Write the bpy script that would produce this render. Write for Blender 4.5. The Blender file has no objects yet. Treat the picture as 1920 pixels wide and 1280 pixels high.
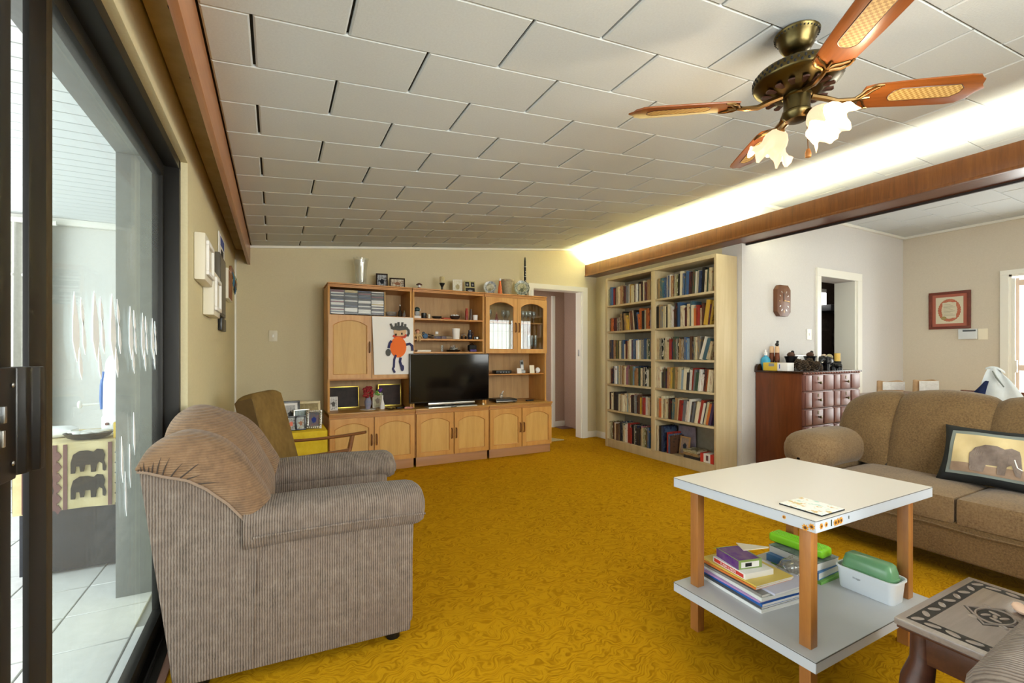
import bpy, bmesh, math, random
from mathutils import Vector, Matrix, Euler
random.seed(7)
PI = math.pi
SC = bpy.context.scene
COL = SC.collection
# ------------------------------------------------------------------ camera, light, exposure
F, YAW, HY, CH = 852.2, math.radians(27.56), 663.5, 1.15
cd = bpy.data.cameras.new('camera'); cam = bpy.data.objects.new('camera', cd); COL.objects.link(cam)
cd.sensor_width = 36; cd.lens = F/1920*36; cd.shift_y = (HY-640)/1920; cd.clip_start = .02
cam.location = (0, 0, CH); cam.rotation_euler = (PI/2, 0, -YAW)
SC.camera = cam
w = bpy.data.worlds.new('sky'); SC.world = w; w.use_nodes = True
w.node_tree.nodes['Background'].inputs[0].default_value = (.93, .97, 1, 1)
w.node_tree.nodes['Background'].inputs[1].default_value = 1.6
SC.view_settings.view_transform = 'Standard'; SC.view_settings.look = 'None'
SC.view_settings.exposure = .3; SC.view_settings.gamma = 1
try: SC.view_settings.use_curve_mapping = False
except Exception: pass
SC.cycles.use_denoising = True; SC.cycles.use_adaptive_sampling = True; SC.cycles.adaptive_threshold = .065; SC.cycles.adaptive_min_samples = 16
SC.cycles.max_bounces = 6; SC.cycles.diffuse_bounces = 4; SC.cycles.glossy_bounces = 3; SC.cycles.transmission_bounces = 4; SC.cycles.transparent_max_bounces = 12
SC.cycles.sample_clamp_indirect = 6; SC.cycles.caustics_reflective = False; SC.cycles.caustics_refractive = False
def area(name, loc, rot, sx, sy, power, col=(1, 1, 1)):
    l = bpy.data.lights.new(name, 'AREA'); l.shape = 'RECTANGLE'; l.size = sx; l.size_y = sy; l.energy = power; l.color = col
    o = bpy.data.objects.new(name, l); COL.objects.link(o); o.location = loc; o.rotation_euler = rot
    return o
area('daylight_rear_window', (1.5, -1.72, 1.5), (PI/2, 0, 0), 2.3, 1.2, 165, (1, .98, .95))      # faces +Y, outside the rear window
area('daylight_patio', (-3.7, 1.9, 1.5), (PI/2, 0, -PI/2), 6.5, 2.4, 230, (.95, .98, 1))          # faces +X, open side of the patio
area('daylight_dining_door', (7.75, 1.35, 1.2), (PI/2, 0, PI/2), 1.1, 2.0, 80, (1, .98, .96))    # faces -X
area('daylight_dining_window', (5.6, -1.72, 1.5), (PI/2, 0, 0), 1.8, 1.2, 42, (1, .98, .96))

def at(x, y, X=None, Y=None, Z=None):            # a point of the room: sight line through a pixel meets a known plane
    cy, sy = math.cos(YAW), math.sin(YAW); a = (x-960)/F
    d = Vector((a*cy+sy, -a*sy+cy, -(y-HY)/F)); o = Vector((0, 0, CH))
    t = X/d.x if X is not None else Y/d.y if Y is not None else (Z-CH)/d.z
    return o+d*t
# ------------------------------------------------------------------ materials
MATS = {}
def lin(c): return tuple((v/12.92 if v <= .04045 else ((v+.055)/1.055)**2.4) for v in c)
def hexc(h): return lin(tuple(int(h[i:i+2], 16)/255 for i in (0, 2, 4)))
def mat(name, col, rough=.5, metal=0, spec=.5, emit=0, emitcol=None, alpha=1, trans=0, sheen=0):
    if name in MATS: return MATS[name]
    if isinstance(col, str): col = hexc(col)
    m = bpy.data.materials.new(name); m.use_nodes = True
    b = m.node_tree.nodes['Principled BSDF']
    b.inputs['Base Color'].default_value = (*col, 1); b.inputs['Roughness'].default_value = rough
    b.inputs['Metallic'].default_value = metal; b.inputs['Specular IOR Level'].default_value = spec
    if emit: b.inputs['Emission Color'].default_value = (*(emitcol or col), 1); b.inputs['Emission Strength'].default_value = emit
    if trans: b.inputs['Transmission Weight'].default_value = trans
    if sheen: b.inputs['Sheen Weight'].default_value = sheen
    if alpha < 1: b.inputs['Alpha'].default_value = alpha
    m.diffuse_color = (*col, 1); MATS[name] = m
    return m
def nt(m): return m.node_tree.nodes, m.node_tree.links, m.node_tree.nodes['Principled BSDF']
def coords(m, scale=(1, 1, 1), kind='Object', rot=(0, 0, 0)):
    n, l, b = nt(m); t = n.new('ShaderNodeTexCoord'); mp = n.new('ShaderNodeMapping')
    mp.inputs['Scale'].default_value = scale; mp.inputs['Rotation'].default_value = rot
    l.new(t.outputs[kind], mp.inputs['Vector']); return mp.outputs[0]
def ramp(m, fac, stops):
    n, l, b = nt(m); r = n.new('ShaderNodeValToRGB'); e = r.color_ramp.elements
    while len(e) < len(stops): e.new(.5)
    for i, (p, c) in enumerate(stops):
        e[i].position = p; e[i].color = (*(hexc(c) if isinstance(c, str) else c), 1)
    l.new(fac, r.inputs[0]); return r.outputs[0]
def noise(m, vec, scale, detail=3, rough=.5, dist=0):
    n, l, b = nt(m); t = n.new('ShaderNodeTexNoise'); t.inputs['Scale'].default_value = scale
    t.inputs['Detail'].default_value = detail; t.inputs['Roughness'].default_value = rough; t.inputs['Distortion'].default_value = dist
    l.new(vec, t.inputs['Vector']); return t.outputs[0]
def wave(m, vec, scale, dist=0, det=2, dscale=1, axis='X'):
    n, l, b = nt(m); t = n.new('ShaderNodeTexWave'); t.bands_direction = axis; t.inputs['Scale'].default_value = scale
    t.inputs['Distortion'].default_value = dist; t.inputs['Detail'].default_value = det; t.inputs['Detail Scale'].default_value = dscale
    l.new(vec, t.inputs['Vector']); return t.outputs['Fac']
def bump(m, h, strength=.3, dist=.005):
    n, l, b = nt(m); t = n.new('ShaderNodeBump'); t.inputs['Strength'].default_value = strength; t.inputs['Distance'].default_value = dist
    l.new(h, t.inputs['Height']); l.new(t.outputs[0], b.inputs['Normal'])
def setcol(m, o): nt(m)[1].new(o, nt(m)[2].inputs['Base Color'])
def mixc(m, fac, a, b_, mode='MIX'):
    n, l, b = nt(m); t = n.new('ShaderNodeMix'); t.data_type = 'RGBA'; t.blend_type = mode
    if isinstance(fac, (int, float)): t.inputs[0].default_value = fac
    else: l.new(fac, t.inputs[0])
    for i, v in ((6, a), (7, b_)):
        if isinstance(v, (tuple, str)): t.inputs[i].default_value = (*(hexc(v) if isinstance(v, str) else v), 1)
        else: l.new(v, t.inputs[i])
    return t.outputs[2]
def wood(name, c1, c2, c3=None, scale=1, axis=2, rough=.4, grain=1):
    if name in MATS: return MATS[name]
    m = mat(name, c1, rough); s = [9, 9, 9]; s[axis] = .7
    v = coords(m, tuple(k*scale for k in s)); f = noise(m, v, 2.2, 5, .62, 1.2)
    f2 = noise(m, coords(m, tuple(k*scale*7 for k in s)), 4, 3, .6)
    c = ramp(m, f, [(.25, c2), (.5, c1), (.78, c3 or c1)])
    setcol(m, mixc(m, .22*grain, c, ramp(m, f2, [(.35, c2), (.65, c1)]))); bump(m, f2, .08, .002); return m
def speckle(name, c1, c2, scale=60, rough=.9, bumps=.1, kind='Object'):
    if name in MATS: return MATS[name]
    m = mat(name, c1, rough, spec=.2); f = noise(m, coords(m, kind=kind), scale, 4, .65)
    setcol(m, ramp(m, f, [(.3, c2), (.7, c1)]))
    if bumps: bump(m, f, bumps, .003)
    return m
def cord(name, cdark, cmid, clight, freq=36, axis='X', rough=.95, rib=.55):
    if name in MATS: return MATS[name]
    m = mat(name, cmid, rough, spec=.15, sheen=.12); v = coords(m)
    wv = wave(m, v, freq, 1.2, 2, 1.5, axis); nz = noise(m, v, 26, 5, .7); big = noise(m, v, 5, 3, .6)
    c = ramp(m, nz, [(.3, cdark), (.52, cmid), (.75, clight)])
    c = mixc(m, rib, c, ramp(m, wv, [(.1, cdark), (.6, clight)]))
    setcol(m, mixc(m, ramp(m, big, [(.4, (0, 0, 0)), (.65, (.35, .35, .35))]), c, cmid)); bump(m, wv, .5, .004); return m
def glassy(name, tint=(1, 1, 1), refl=.12, rough=.0, haze=0):
    if name in MATS: return MATS[name]
    m = bpy.data.materials.new(name); m.use_nodes = True; n = m.node_tree.nodes; l = m.node_tree.links; n.clear()
    o = n.new('ShaderNodeOutputMaterial'); t = n.new('ShaderNodeBsdfTransparent'); g = n.new('ShaderNodeBsdfGlossy'); mx = n.new('ShaderNodeMixShader')
    lw = n.new('ShaderNodeLayerWeight'); pw = n.new('ShaderNodeMath'); pw.operation = 'POWER'; pw.inputs[1].default_value = 3; l.new(lw.outputs['Facing'], pw.inputs[0])
    ml = n.new('ShaderNodeMath'); ml.operation = 'MULTIPLY_ADD'; ml.inputs[1].default_value = refl*1.6; ml.inputs[2].default_value = refl*.3; l.new(pw.outputs[0], ml.inputs[0])
    t.inputs[0].default_value = (*tint, 1); g.inputs['Roughness'].default_value = rough
    l.new(ml.outputs[0], mx.inputs[0]); l.new(t.outputs[0], mx.inputs[1]); l.new(g.outputs[0], mx.inputs[2])
    last = mx.outputs[0]
    if haze:
        d = n.new('ShaderNodeBsdfDiffuse'); d.inputs[0].default_value = (.8, .82, .82, 1); m2 = n.new('ShaderNodeMixShader'); m2.inputs[0].default_value = haze
        l.new(last, m2.inputs[1]); l.new(d.outputs[0], m2.inputs[2]); last = m2.outputs[0]
    l.new(last, o.inputs[0]); MATS[name] = m; return m
def photo(name, bg, fg, fg2='2a2622'):
    if name in MATS: return MATS[name]
    m = mat(name, bg, .5, spec=.25); v = coords(m, kind='Generated')
    n, l, b = nt(m); g = n.new('ShaderNodeTexGradient'); g.gradient_type = 'SPHERICAL'
    mp = n.new('ShaderNodeMapping'); mp.inputs['Location'].default_value = (-.95, -.5, -.85); mp.inputs['Scale'].default_value = (1.9, 1, 1.9)
    l.new(v, mp.inputs[0]); l.new(mp.outputs[0], g.inputs[0])
    nz = noise(m, v, 5, 4, .7); c = mixc(m, ramp(m, nz, [(.45, (0, 0, 0)), (.6, (1, 1, 1))]), bg, fg2)
    a = n.new('ShaderNodeMath'); a.operation = 'ADD'; l.new(g.outputs['Fac'], a.inputs[0])
    k = n.new('ShaderNodeMath'); k.operation = 'MULTIPLY'; k.inputs[1].default_value = .5; l.new(nz, k.inputs[0]); l.new(k.outputs[0], a.inputs[1])
    setcol(m, mixc(m, ramp(m, a.outputs[0], [(.55, (0, 0, 0)), (.62, (1, 1, 1))]), c, fg)); return m

# walls, floors
M_wall = speckle('wall_cream', 'ddd3ae', 'd6cca6', 90, .85, .05)
M_wallb = speckle('wall_back_paint', 'd6cbab', 'd0c5a4', 90, .85, .05)
M_wallw = speckle('wall_dining_white', 'd6d3d0', 'd0cdca', 90, .85, .04)
M_wallbg = speckle('wall_dining_beige', 'd3c9b8', 'ccc2b1', 90, .85, .04)
M_white = mat('white_gloss_paint', 'eeece2', .35)
M_tile = speckle('ceiling_tile_white', 'd1d7d9', 'c9cfd1', 120, .8, .25)
M_joint = mat('ceiling_joint_dark', '2c2a27', .9)
def carpet():
    m = mat('gold_carpet', 'b8860b', 1, spec=.03); v = coords(m); n, l, b = nt(m)
    nv = n.new('ShaderNodeTexNoise'); nv.inputs['Scale'].default_value = 11; nv.inputs['Detail'].default_value = 1; l.new(v, nv.inputs['Vector'])
    sc = n.new('ShaderNodeVectorMath'); sc.operation = 'SCALE'; sc.inputs['Scale'].default_value = .2; l.new(nv.outputs['Color'], sc.inputs[0])
    s = n.new('ShaderNodeVectorMath'); s.operation = 'ADD'; l.new(v, s.inputs[0]); l.new(sc.outputs[0], s.inputs[1])
    mp = n.new('ShaderNodeMapping'); mp.inputs['Scale'].default_value = (20, 105, 1); l.new(s.outputs[0], mp.inputs['Vector'])
    st = noise(m, mp.outputs[0], 1, 1.5, .5); fine = noise(m, v, 380, 2, .6); big = noise(m, v, 1.3, 3, .6)
    line = ramp(m, st, [(.36, (1, 1, 1)), (.47, (.45, .45, .45)), (.54, (0, 0, 0))])
    c = mixc(m, line, 'bd8e15', '9d6f0c')
    c = mixc(m, ramp(m, fine, [(.35, (0, 0, 0)), (.75, (.28, .28, .28))]), c, '8a6206')
    setcol(m, mixc(m, ramp(m, big, [(.4, (0, 0, 0)), (.7, (.3, .3, .3))]), c, 'b0800e')); bump(m, mixc(m, .6, line, fine), .35, .004); return m
M_carpet = carpet()
M_oak = wood('oak_veneer', 'cb964e', 'b47d3a', 'd5a663', .8, 2, .42)
M_oakd = wood('oak_edge', 'c58a48', 'aa7034', 'cf9a58', .8, 0, .42)
M_oakp = wood('oak_panel', 'cfa45a', 'ba8e48', 'd8af68', .8, 2, .5)
M_oakin = wood('oak_inner', 'bf9a68', 'a88456', 'c8a576', .8, 2, .55)
M_beam = wood('beam_veneer', '6e4016', '55300f', '7f5020', 1.6, 2, .4)
M_beamu = wood('beam_underside', '6a3a22', '552c18', '784630', 1, 1, .3)
M_fascia = wood('fascia_wood', 'b07850', '9c6642', 'bd875f', 1, 1, .3)
M_book = wood('bookcase_wood', 'cdbb93', 'c1ad83', 'd6c5a0', .7, 2, .5, .7)
M_pine = wood('pine_leg', 'a8703a', '8f5a2a', 'b5803f', .9, 2, .4)
M_mahog = wood('mahogany', '6a3417', '50270f', '7b4220', 1, 2, .3)
M_mahogr = wood('mahogany_front', '7d5148', '694038', '8e6358', 1, 2, .36)
M_cherry = wood('carved_dark_wood', '4a2a1e', '351c13', '5a3527', 1, 0, .35)
M_cherryt = wood('carved_top_wood', '8d8179', '7f736b', '988c85', 1, 0, .2)  # window sheen on the table top painted in as lighter, greyer wood
M_teak = wood('teak_chair', '8a5a35', '744826', '9a6a44', 1, 0, .4)
M_black = mat('black_plastic', '0c0c0d', .35)
M_matte = mat('matte_black', '151515', .8)
M_alu = mat('bronze_aluminium', '1d1b18', .45, .4)
M_aluin = mat('bronze_aluminium_edge', '453a26', .5, .5)
M_steel = mat('brushed_steel', 'b8bcc0', .3, 1)
M_brass = mat('antique_brass', '5f5334', .3, 1)
M_brassl = mat('polished_brass', '8f7148', .25, 1)
M_lam = mat('white_laminate', 'd0cdc6', .35)
M_lame = mat('pale_blue_laminate_edge', 'c3cbd6', .35)
M_lams = mat('grey_laminate_shelf', 'b9bbbd', .4)
M_paper = mat('white_paper', 'f0efec', .7)
M_cream = mat('cream_card', 'efe6cf', .7)
M_silver = mat('silver_metal', 'c9c8c2', .3, .9)
M_glass = glassy('door_glass', (.93, .97, .96), .09, 0, .05)
M_cglass = glassy('cabinet_glass', (.95, .97, .96), .2)
M_crystal = None
M_crystal = glassy('cut_crystal', (.97, .98, .95), .32, .05, .1)
M_clear = glassy('clear_glassware', (.9, .93, .93), .45, .05, .12)
M_cord = cord('corduroy_grey_brown', '40362f', '73645a', '968a7e', 38, 'X')
M_cordtop = cord('corduroy_lobes', '65503f', '85694f', '967b61', 38, 'Z', .95, .25)
def plush(name, c1, c2, c3):
    m = mat(name, c1, .95, spec=.12, sheen=.15); v = coords(m); a = noise(m, v, 110, 4, .7); b_ = noise(m, v, 7, 3, .6)
    c = ramp(m, a, [(.3, c2), (.5, c1), (.72, c3)]); setcol(m, mixc(m, ramp(m, b_, [(.4, (0., 0., 0.)), (.7, (.35, .35, .35))]), c, c3)); bump(m, a, .25, .003); return m
M_sofa = plush('sofa_brown_plush', '6d5638', '54402a', '7e6746')
M_sofaarm = plush('sofa_arm_plush', '7a6347', '624c34', '8c7454')
M_suede = speckle('mustard_suede', '8a7040', '6e5630', 8, .9, .1)
M_suedes = speckle('brown_suede_side', '66502f', '574428', 14, .9, .1)  # darker copy of the suede, shade painted onto the cushion's side
M_yellow = speckle('yellow_cloth', 'f0d23e', 'e6c430', 30, .9, .05)

# ------------------------------------------------------------------ mesh helpers
class MB:
    def __init__(s): s.bm = bmesh.new(); s.mi = 0
    def _tag(s, fs):
        for f in fs: f.material_index = s.mi
    def mark(s): return len(s.bm.faces)
    def box(s, x0, x1, y0, y1, z0, z1, bev=0, seg=2):
        t = bmesh.new(); bmesh.ops.create_cube(t, size=1)
        for v in t.verts: v.co = Vector((x0+(v.co.x+.5)*(x1-x0), y0+(v.co.y+.5)*(y1-y0), z0+(v.co.z+.5)*(z1-z0)))
        if bev: bmesh.ops.bevel(t, geom=t.edges[:], offset=bev, segments=seg, profile=.6, affect='EDGES')
        s.join(t); return s
    def join(s, t, M=None):
        if M is not None: bmesh.ops.transform(t, matrix=M, verts=t.verts)
        for f in t.faces: f.material_index = s.mi
        me = bpy.data.meshes.new('t'); t.to_mesh(me); t.free(); s.bm.from_mesh(me); bpy.data.meshes.remove(me); return s
    def lathe(s, prof, seg=24, c=(0, 0, 0), M=None, fn=None, cap=True):
        t = bmesh.new(); rows = []
        for k, (r, z) in enumerate(prof):
            row = []
            for i in range(seg):
                a = 2*PI*i/seg; rr, zz = (fn(a, k/(len(prof)-1), r, z) if fn else (r, z))
                row.append(t.verts.new((c[0]+rr*math.cos(a), c[1]+rr*math.sin(a), c[2]+zz)))
            rows.append(row)
        for a, b in zip(rows, rows[1:]):
            for i in range(seg): t.faces.new((a[i], a[(i+1) % seg], b[(i+1) % seg], b[i]))
        if cap:
            if prof[0][0] > 1e-5: t.faces.new(rows[0][::-1])
            if prof[-1][0] > 1e-5: t.faces.new(rows[-1])
        bmesh.ops.remove_doubles(t, verts=t.verts, dist=1e-6); s.join(t, M); return s
    def cyl(s, p, q, r, seg=12, r2=None): return s.tube([p, q], [r, r if r2 is None else r2], seg)
    def tube(s, path, r, seg=8):
        t = bmesh.new(); path = [Vector(p) for p in path]; n = len(path); rows = []
        up = Vector((0, 0, 1)); d0 = (path[1]-path[0]).normalized()
        if abs(d0.dot(up)) > .95: up = Vector((1, 0, 0))
        for i, p in enumerate(path):
            d = (path[min(i+1, n-1)]-path[max(i-1, 0)]).normalized(); a = d.cross(up).normalized(); b = a.cross(d).normalized(); up = b
            rr = r[i] if isinstance(r, (list, tuple)) else r
            rows.append([t.verts.new(p+(a*math.cos(2*PI*k/seg)+b*math.sin(2*PI*k/seg))*rr) for k in range(seg)])
        for x, y in zip(rows, rows[1:]):
            for k in range(seg): t.faces.new((x[k], x[(k+1) % seg], y[(k+1) % seg], y[k]))
        t.faces.new(rows[0][::-1]); t.faces.new(rows[-1]); bmesh.ops.recalc_face_normals(t, faces=t.faces); s.join(t); return s
    def prism(s, poly, axis, a0, a1, bev=0):         # poly in the two other axes, order (x,y,z) minus axis
        t = bmesh.new()
        def P(u, v, a): return {0: (a, u, v), 1: (u, a, v), 2: (u, v, a)}[axis]
        A = [t.verts.new(P(u, v, a0)) for u, v in poly]; B = [t.verts.new(P(u, v, a1)) for u, v in poly]; n = len(poly)
        t.faces.new(A); t.faces.new(B[::-1])
        for i in range(n): t.faces.new((A[i], B[i], B[(i+1) % n], A[(i+1) % n]))
        bmesh.ops.recalc_face_normals(t, faces=t.faces)
        if bev:
            bmesh.ops.bevel(t, geom=[e for e in t.edges], offset=bev, segments=2, profile=.6, affect='EDGES')
        s.join(t); return s
    def grid(s, fn, nu, nv, close=False):
        t = bmesh.new(); V = [[t.verts.new(fn(u/nu, v/nv)) for v in range(nv+1)] for u in range(nu+1)]
        for u in range(nu):
            for v in range(nv): t.faces.new((V[u][v], V[u+1][v], V[u+1][v+1], V[u][v+1]))
        if close:
            bmesh.ops.holes_fill(t, edges=[e for e in t.edges if e.is_boundary], sides=0)
        bmesh.ops.recalc_face_normals(t, faces=t.faces); s.join(t); return s
    def ball(s, c, r, sx=1, sy=1, sz=1, seg=16):
        t = bmesh.new(); bmesh.ops.create_uvsphere(t, u_segments=seg, v_segments=max(6, seg//2), radius=r)
        s.join(t, Matrix.Translation(c) @ Matrix.Diagonal((sx, sy, sz, 1))); return s
    def pillow(s, w, d, h, puff=.5, n=10, c=(0, 0, 0), corner=.12, M=None):   # soft cushion, centred
        t = bmesh.new(); bmesh.ops.create_cube(t, size=2)
        bmesh.ops.subdivide_edges(t, edges=t.edges[:], cuts=n, use_grid_fill=True)
        for v in t.verts:
            x, y, z = v.co; e = (1-abs(x)**4)*(1-abs(y)**4)
            k = 6
            q = (abs(x)**k+abs(y)**k+abs(z)**k)**(1/k); L = max(abs(x), abs(y), abs(z))
            f = (1-corner)+corner*(L/q if q else 1)
            v.co = Vector((x*f*w/2, y*f*d/2, z*f*h/2*(1-puff+puff*max(e, 0)**.5)))
        s.join(t, (M or Matrix.Identity(4)) @ Matrix.Translation(c)); return s
    def build(s, name, m, parent=None, smooth=40, loc=(0, 0, 0), rot=(0, 0, 0)):
        me = bpy.data.meshes.new(name); s.bm.to_mesh(me); s.bm.free()
        for k in (m if isinstance(m, (list, tuple)) else [m]): me.materials.append(k)
        if smooth:
            me.polygons.foreach_set('use_smooth', [True]*len(me.polygons))
            try: me.set_sharp_from_angle(angle=math.radians(smooth))
            except Exception: pass
        return link(name, me, parent, loc, rot)
def link(name, me, parent=None, loc=(0, 0, 0), rot=(0, 0, 0), scale=None):
    o = bpy.data.objects.new(name, me); COL.objects.link(o); o.location = loc; o.rotation_euler = rot
    if scale: o.scale = scale
    if parent: o.parent = parent
    return o
def thing(name, label, cat, loc=(0, 0, 0), rotz=0, group=None, rot=None):
    o = bpy.data.objects.new(name, None); COL.objects.link(o); o.empty_display_size = .05
    o.location = loc; o.rotation_euler = rot or (0, 0, rotz); return tag(o, label, cat, group)
def tag(o, label, cat, group=None, kind=None):
    o['label'] = label; o['category'] = cat
    if group: o['group'] = group
    if kind: o['kind'] = kind
    return o
def struct(name, mb, m, parent=None, label=None, smooth=40, loc=(0, 0, 0), rot=(0, 0, 0)):
    o = mb.build(name, m, parent, smooth, loc, rot)
    if not parent:
        o['kind'] = 'structure'
        if label: o['label'] = label
    return o
def box(x0, x1, y0, y1, z0, z1, bev=0, seg=2): return MB().box(x0, x1, y0, y1, z0, z1, bev, seg)
def dup(root, loc=None, rotz=None, label=None, group=None):
    r = root.copy(); COL.objects.link(r)
    if loc is not None: r.location = loc
    if rotz is not None: r.rotation_euler = (0, 0, rotz)
    if label: r['label'] = label
    if group: r['group'] = group
    for ch in list(root.children):
        c = ch.copy(); COL.objects.link(c); c.parent = r
        for g in list(ch.children): d = g.copy(); COL.objects.link(d); d.parent = c
    return r
def arc_poly(x0, x1, z0, zs, zt, n=12):      # door panel outline with an arched top: bottom z0, spring zs, crown zt
    w = (x1-x0)/2; hgt = zt-zs; R = (w*w+hgt*hgt)/(2*hgt); cx = (x0+x1)/2; cz = zt-R; a0 = math.asin(w/R)
    return [(x0, z0), (x1, z0)]+[(cx+R*math.sin(a0-2*a0*i/n), cz+R*math.cos(a0-2*a0*i/n)) for i in range(n+1)]
def text(s, name, size, m, parent, loc, rot, ext=.0004):
    c = bpy.data.curves.new(name, 'FONT'); c.body = s; c.size = size; c.extrude = ext; c.align_x = 'CENTER'; c.align_y = 'CENTER'; c.resolution_u = 2
    o = bpy.data.objects.new(name, c); COL.objects.link(o); bpy.context.view_layer.update()
    me = bpy.data.meshes.new_from_object(o.evaluated_get(bpy.context.evaluated_depsgraph_get())); bpy.data.objects.remove(o)
    me.materials.clear(); me.materials.append(m); o = link(name, me, parent, loc, rot); o['kind'] = 'stuff'; return o
# ================================================================== the setting
def CZ(x): return 2.197+.098*(x+.208)                    # the lounge ceiling rises to the right
struct('floor', box(-.35, 7.2, -1.55, 6.1, -.05, 0), M_carpet, label='gold carpet with a swirling leaf pattern')
# left wall with the sliding door opening
b = MB(); b.box(-.46, -.34, 2.436, 5.2, 0, 2.3); b.box(-.46, -.34, -1.6, 2.436, 1.99, 2.3); b.box(-.56, -.34, -1.6, -.55, 0, 1.99)
struct('wall_left', b, M_wall)
b = MB(); b.box(-.345, -.325, 5.055, 5.08, 0, 2.05, .004)
struct('trim_1', b, M_white, label='white corner trunking between left and back wall')
# back wall with the passage doorway
b = MB(); b.box(-.34, 2.95, 5.08, 5.2, 0, 2.75); b.box(2.95, 3.735, 5.08, 5.2, 2.01, 2.75); b.box(3.735, 4.1, 5.08, 5.2, 0, 2.75)
struct('wall_back', b, M_wallb)
d1 = MB(); d1.box(2.88, 2.955, 5.055, 5.08, 0, 1.999); d1.box(3.73, 3.81, 5.055, 5.08, 0, 1.999); d1.box(2.88, 3.81, 5.055, 5.08, 2.0, 2.062)
d1.box(3.715, 3.735, 5.08, 5.2, 0, 2.01); d1.box(2.95, 2.965, 5.08, 5.2, 0, 2.01); d1.box(2.95, 3.735, 5.08, 5.2, 1.995, 2.01)
do1 = struct('door_1', d1, M_white, label='white painted door frame to the passage')
struct('strike_plate', box(3.708, 3.716, 5.115, 5.14, 1.12, 1.21, .003), M_steel, do1)
# passage behind
M_pass = speckle('passage_pinkish_paint', 'b8a092', 'ad9587', 60, .85, .03)
b = MB(); b.box(2.0, 4.4, 6.05, 6.15, 0, 2.4); b.box(4.1, 4.2, 5.2, 6.05, 0, 2.4); b.box(2.0, 2.1, 5.2, 6.05, 0, 2.4)
pw = struct('wall_passage', b, M_pass)
struct('baseboard_passage', box(2.1, 4.1, 6.035, 6.05, 0, .09, .004), M_white, pw)
struct('door_jamb', box(3.85, 3.91, 6.02, 6.05, 0, 2.06, .004), M_white, pw)
struct('threshold_strip', box(3.9, 4.1, 5.8, 6.035, .001, .006), mat('purple_brown_vinyl', '6b4a44', .5), pw)
area('passage_daylight', (2.25, 5.65, 1.5), (PI/2, 0, -PI/2), .6, 1.0, 9, (1, .95, .9))  # added fill to brighten the passage
struct('ceiling_passage', box(2.0, 4.4, 5.2, 6.15, 2.4, 2.45), speckle('passage_ceiling', '8f8678', '857c6e'))
tag(MB().prism([(2.75, 5.05), (3.42, 5.05), (3.3, 5.3), (2.9, 5.32)], 2, .002, .012).build('passage_mat', speckle('pale_mat', 'c2b48c', 'b0a27a', 40)), 'pale flat mat lying in the passage doorway', 'mat')
# right wall behind the bookcase, then the dining room walls
struct('wall_right', box(3.98, 4.1, 3.07, 5.08, 0, 2.75), M_wall)
b = MB(); b.box(3.98, 5.274, 2.85, 3.07, 0, 2.75); b.box(5.274, 6.036, 2.85, 3.07, 2.0, 2.75); b.box(6.036, 7.2, 2.85, 3.07, 0, 2.75)
struct('wall_dining_back', b, M_wallw)
b = MB(); b.box(7.15, 7.3, 1.905, 2.85, 0, 2.7); b.box(7.15, 7.3, .85, 1.905, 2.02, 2.7); b.box(7.15, 7.3, -1.6, .85, 0, 2.7)
struct('wall_dining_right', b, M_wallbg)
b = MB(); b.box(-.56, .35, -1.6, -1.5, 0, 2.75); b.box(.35, 2.65, -1.6, -1.5, 0, .9); b.box(.35, 2.65, -1.6, -1.5, 2.1, 2.75)
b.box(2.65, 4.7, -1.6, -1.5, 0, 2.9); b.box(4.7, 6.5, -1.6, -1.5, 0, .9); b.box(4.7, 6.5, -1.6, -1.5, 2.1, 2.9); b.box(6.5, 7.3, -1.6, -1.5, 0, 2.9)
struct('wall_near', b, M_wall)
def window(name, x0, x1, z0, z1, n):
    b = MB(); y = -1.55
    for z in (z0, z1-.05): b.box(x0, x1, y-.03, y+.03, z, z+.05, .004)
    for i in range(n+1):
        x = x0+(x1-x0-.05)*i/n; b.box(x, x+.05, y-.03, y+.03, z0, z1, .004)
    o = struct(name, b, M_white, label='white steel window behind the room')
    g = MB(); g.box(x0, x1, y-.003, y+.003, z0, z1); struct('pane', g, M_cglass, o)
    g = MB()
    for i in range(1, 14): x = x0+(x1-x0)*i/14; g.cyl((x, -1.5, z0), (x, -1.5, z1), .006, 6)
    for z in (z0+.35, z1-.35): g.cyl((x0, -1.5, z), (x1, -1.5, z), .006, 6)
    struct('burglar_bars', g, M_white, o)
window('window_1', .35, 2.65, .9, 2.1, 3); window('window_2', 4.7, 6.5, .9, 2.1, 2)
# kitchen doorway in the dining back wall
b = MB(); b.box(5.205, 5.28, 2.83, 2.85, 0, 1.999); b.box(6.03, 6.12, 2.83, 2.85, 0, 1.999); b.box(5.205, 6.12, 2.83, 2.85, 2.0, 2.087); b.box(6.0, 6.036, 2.85, 3.07, 0, 2.0); b.box(5.274, 5.29, 2.85, 3.07, 0, 2.0)
struct('door_2', b, M_white, label='white door frame to the dark kitchen')
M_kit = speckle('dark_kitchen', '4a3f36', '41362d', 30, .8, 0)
b = MB(); b.box(4.2, 9.2, 3.95, 4.05, 0, 2.5); b.box(4.1, 4.2, 3.07, 4.05, 0, 2.5); b.box(9.1, 9.2, 3.07, 3.95, 0, 2.5); b.box(4.1, 9.2, 3.07, 4.05, 2.45, 2.55); b.box(7.3, 9.2, 3.0, 3.07, 0, 2.5)
struct('wall_kitchen', b, M_kit)
area('kitchen_window_daylight', (7.1, 3.88, 1.98), (PI/2, 0, PI), .5, .16, 7, (1, .97, .93))
struct('floor_kitchen', box(4.1, 9.2, 3.07, 4.05, -.05, 0), M_kit)
wd = struct('window_kitchen', box(6.9, 7.47, 3.93, 3.95, 1.88, 2.14, .005), M_white, label='small bright kitchen window')
struct('pane', box(6.92, 7.45, 3.925, 3.931, 1.9, 2.08), mat('kitchen_window_daylight', 'ffffff', .5, emit=4, emitcol=(1, 1, 1)), wd)
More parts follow.
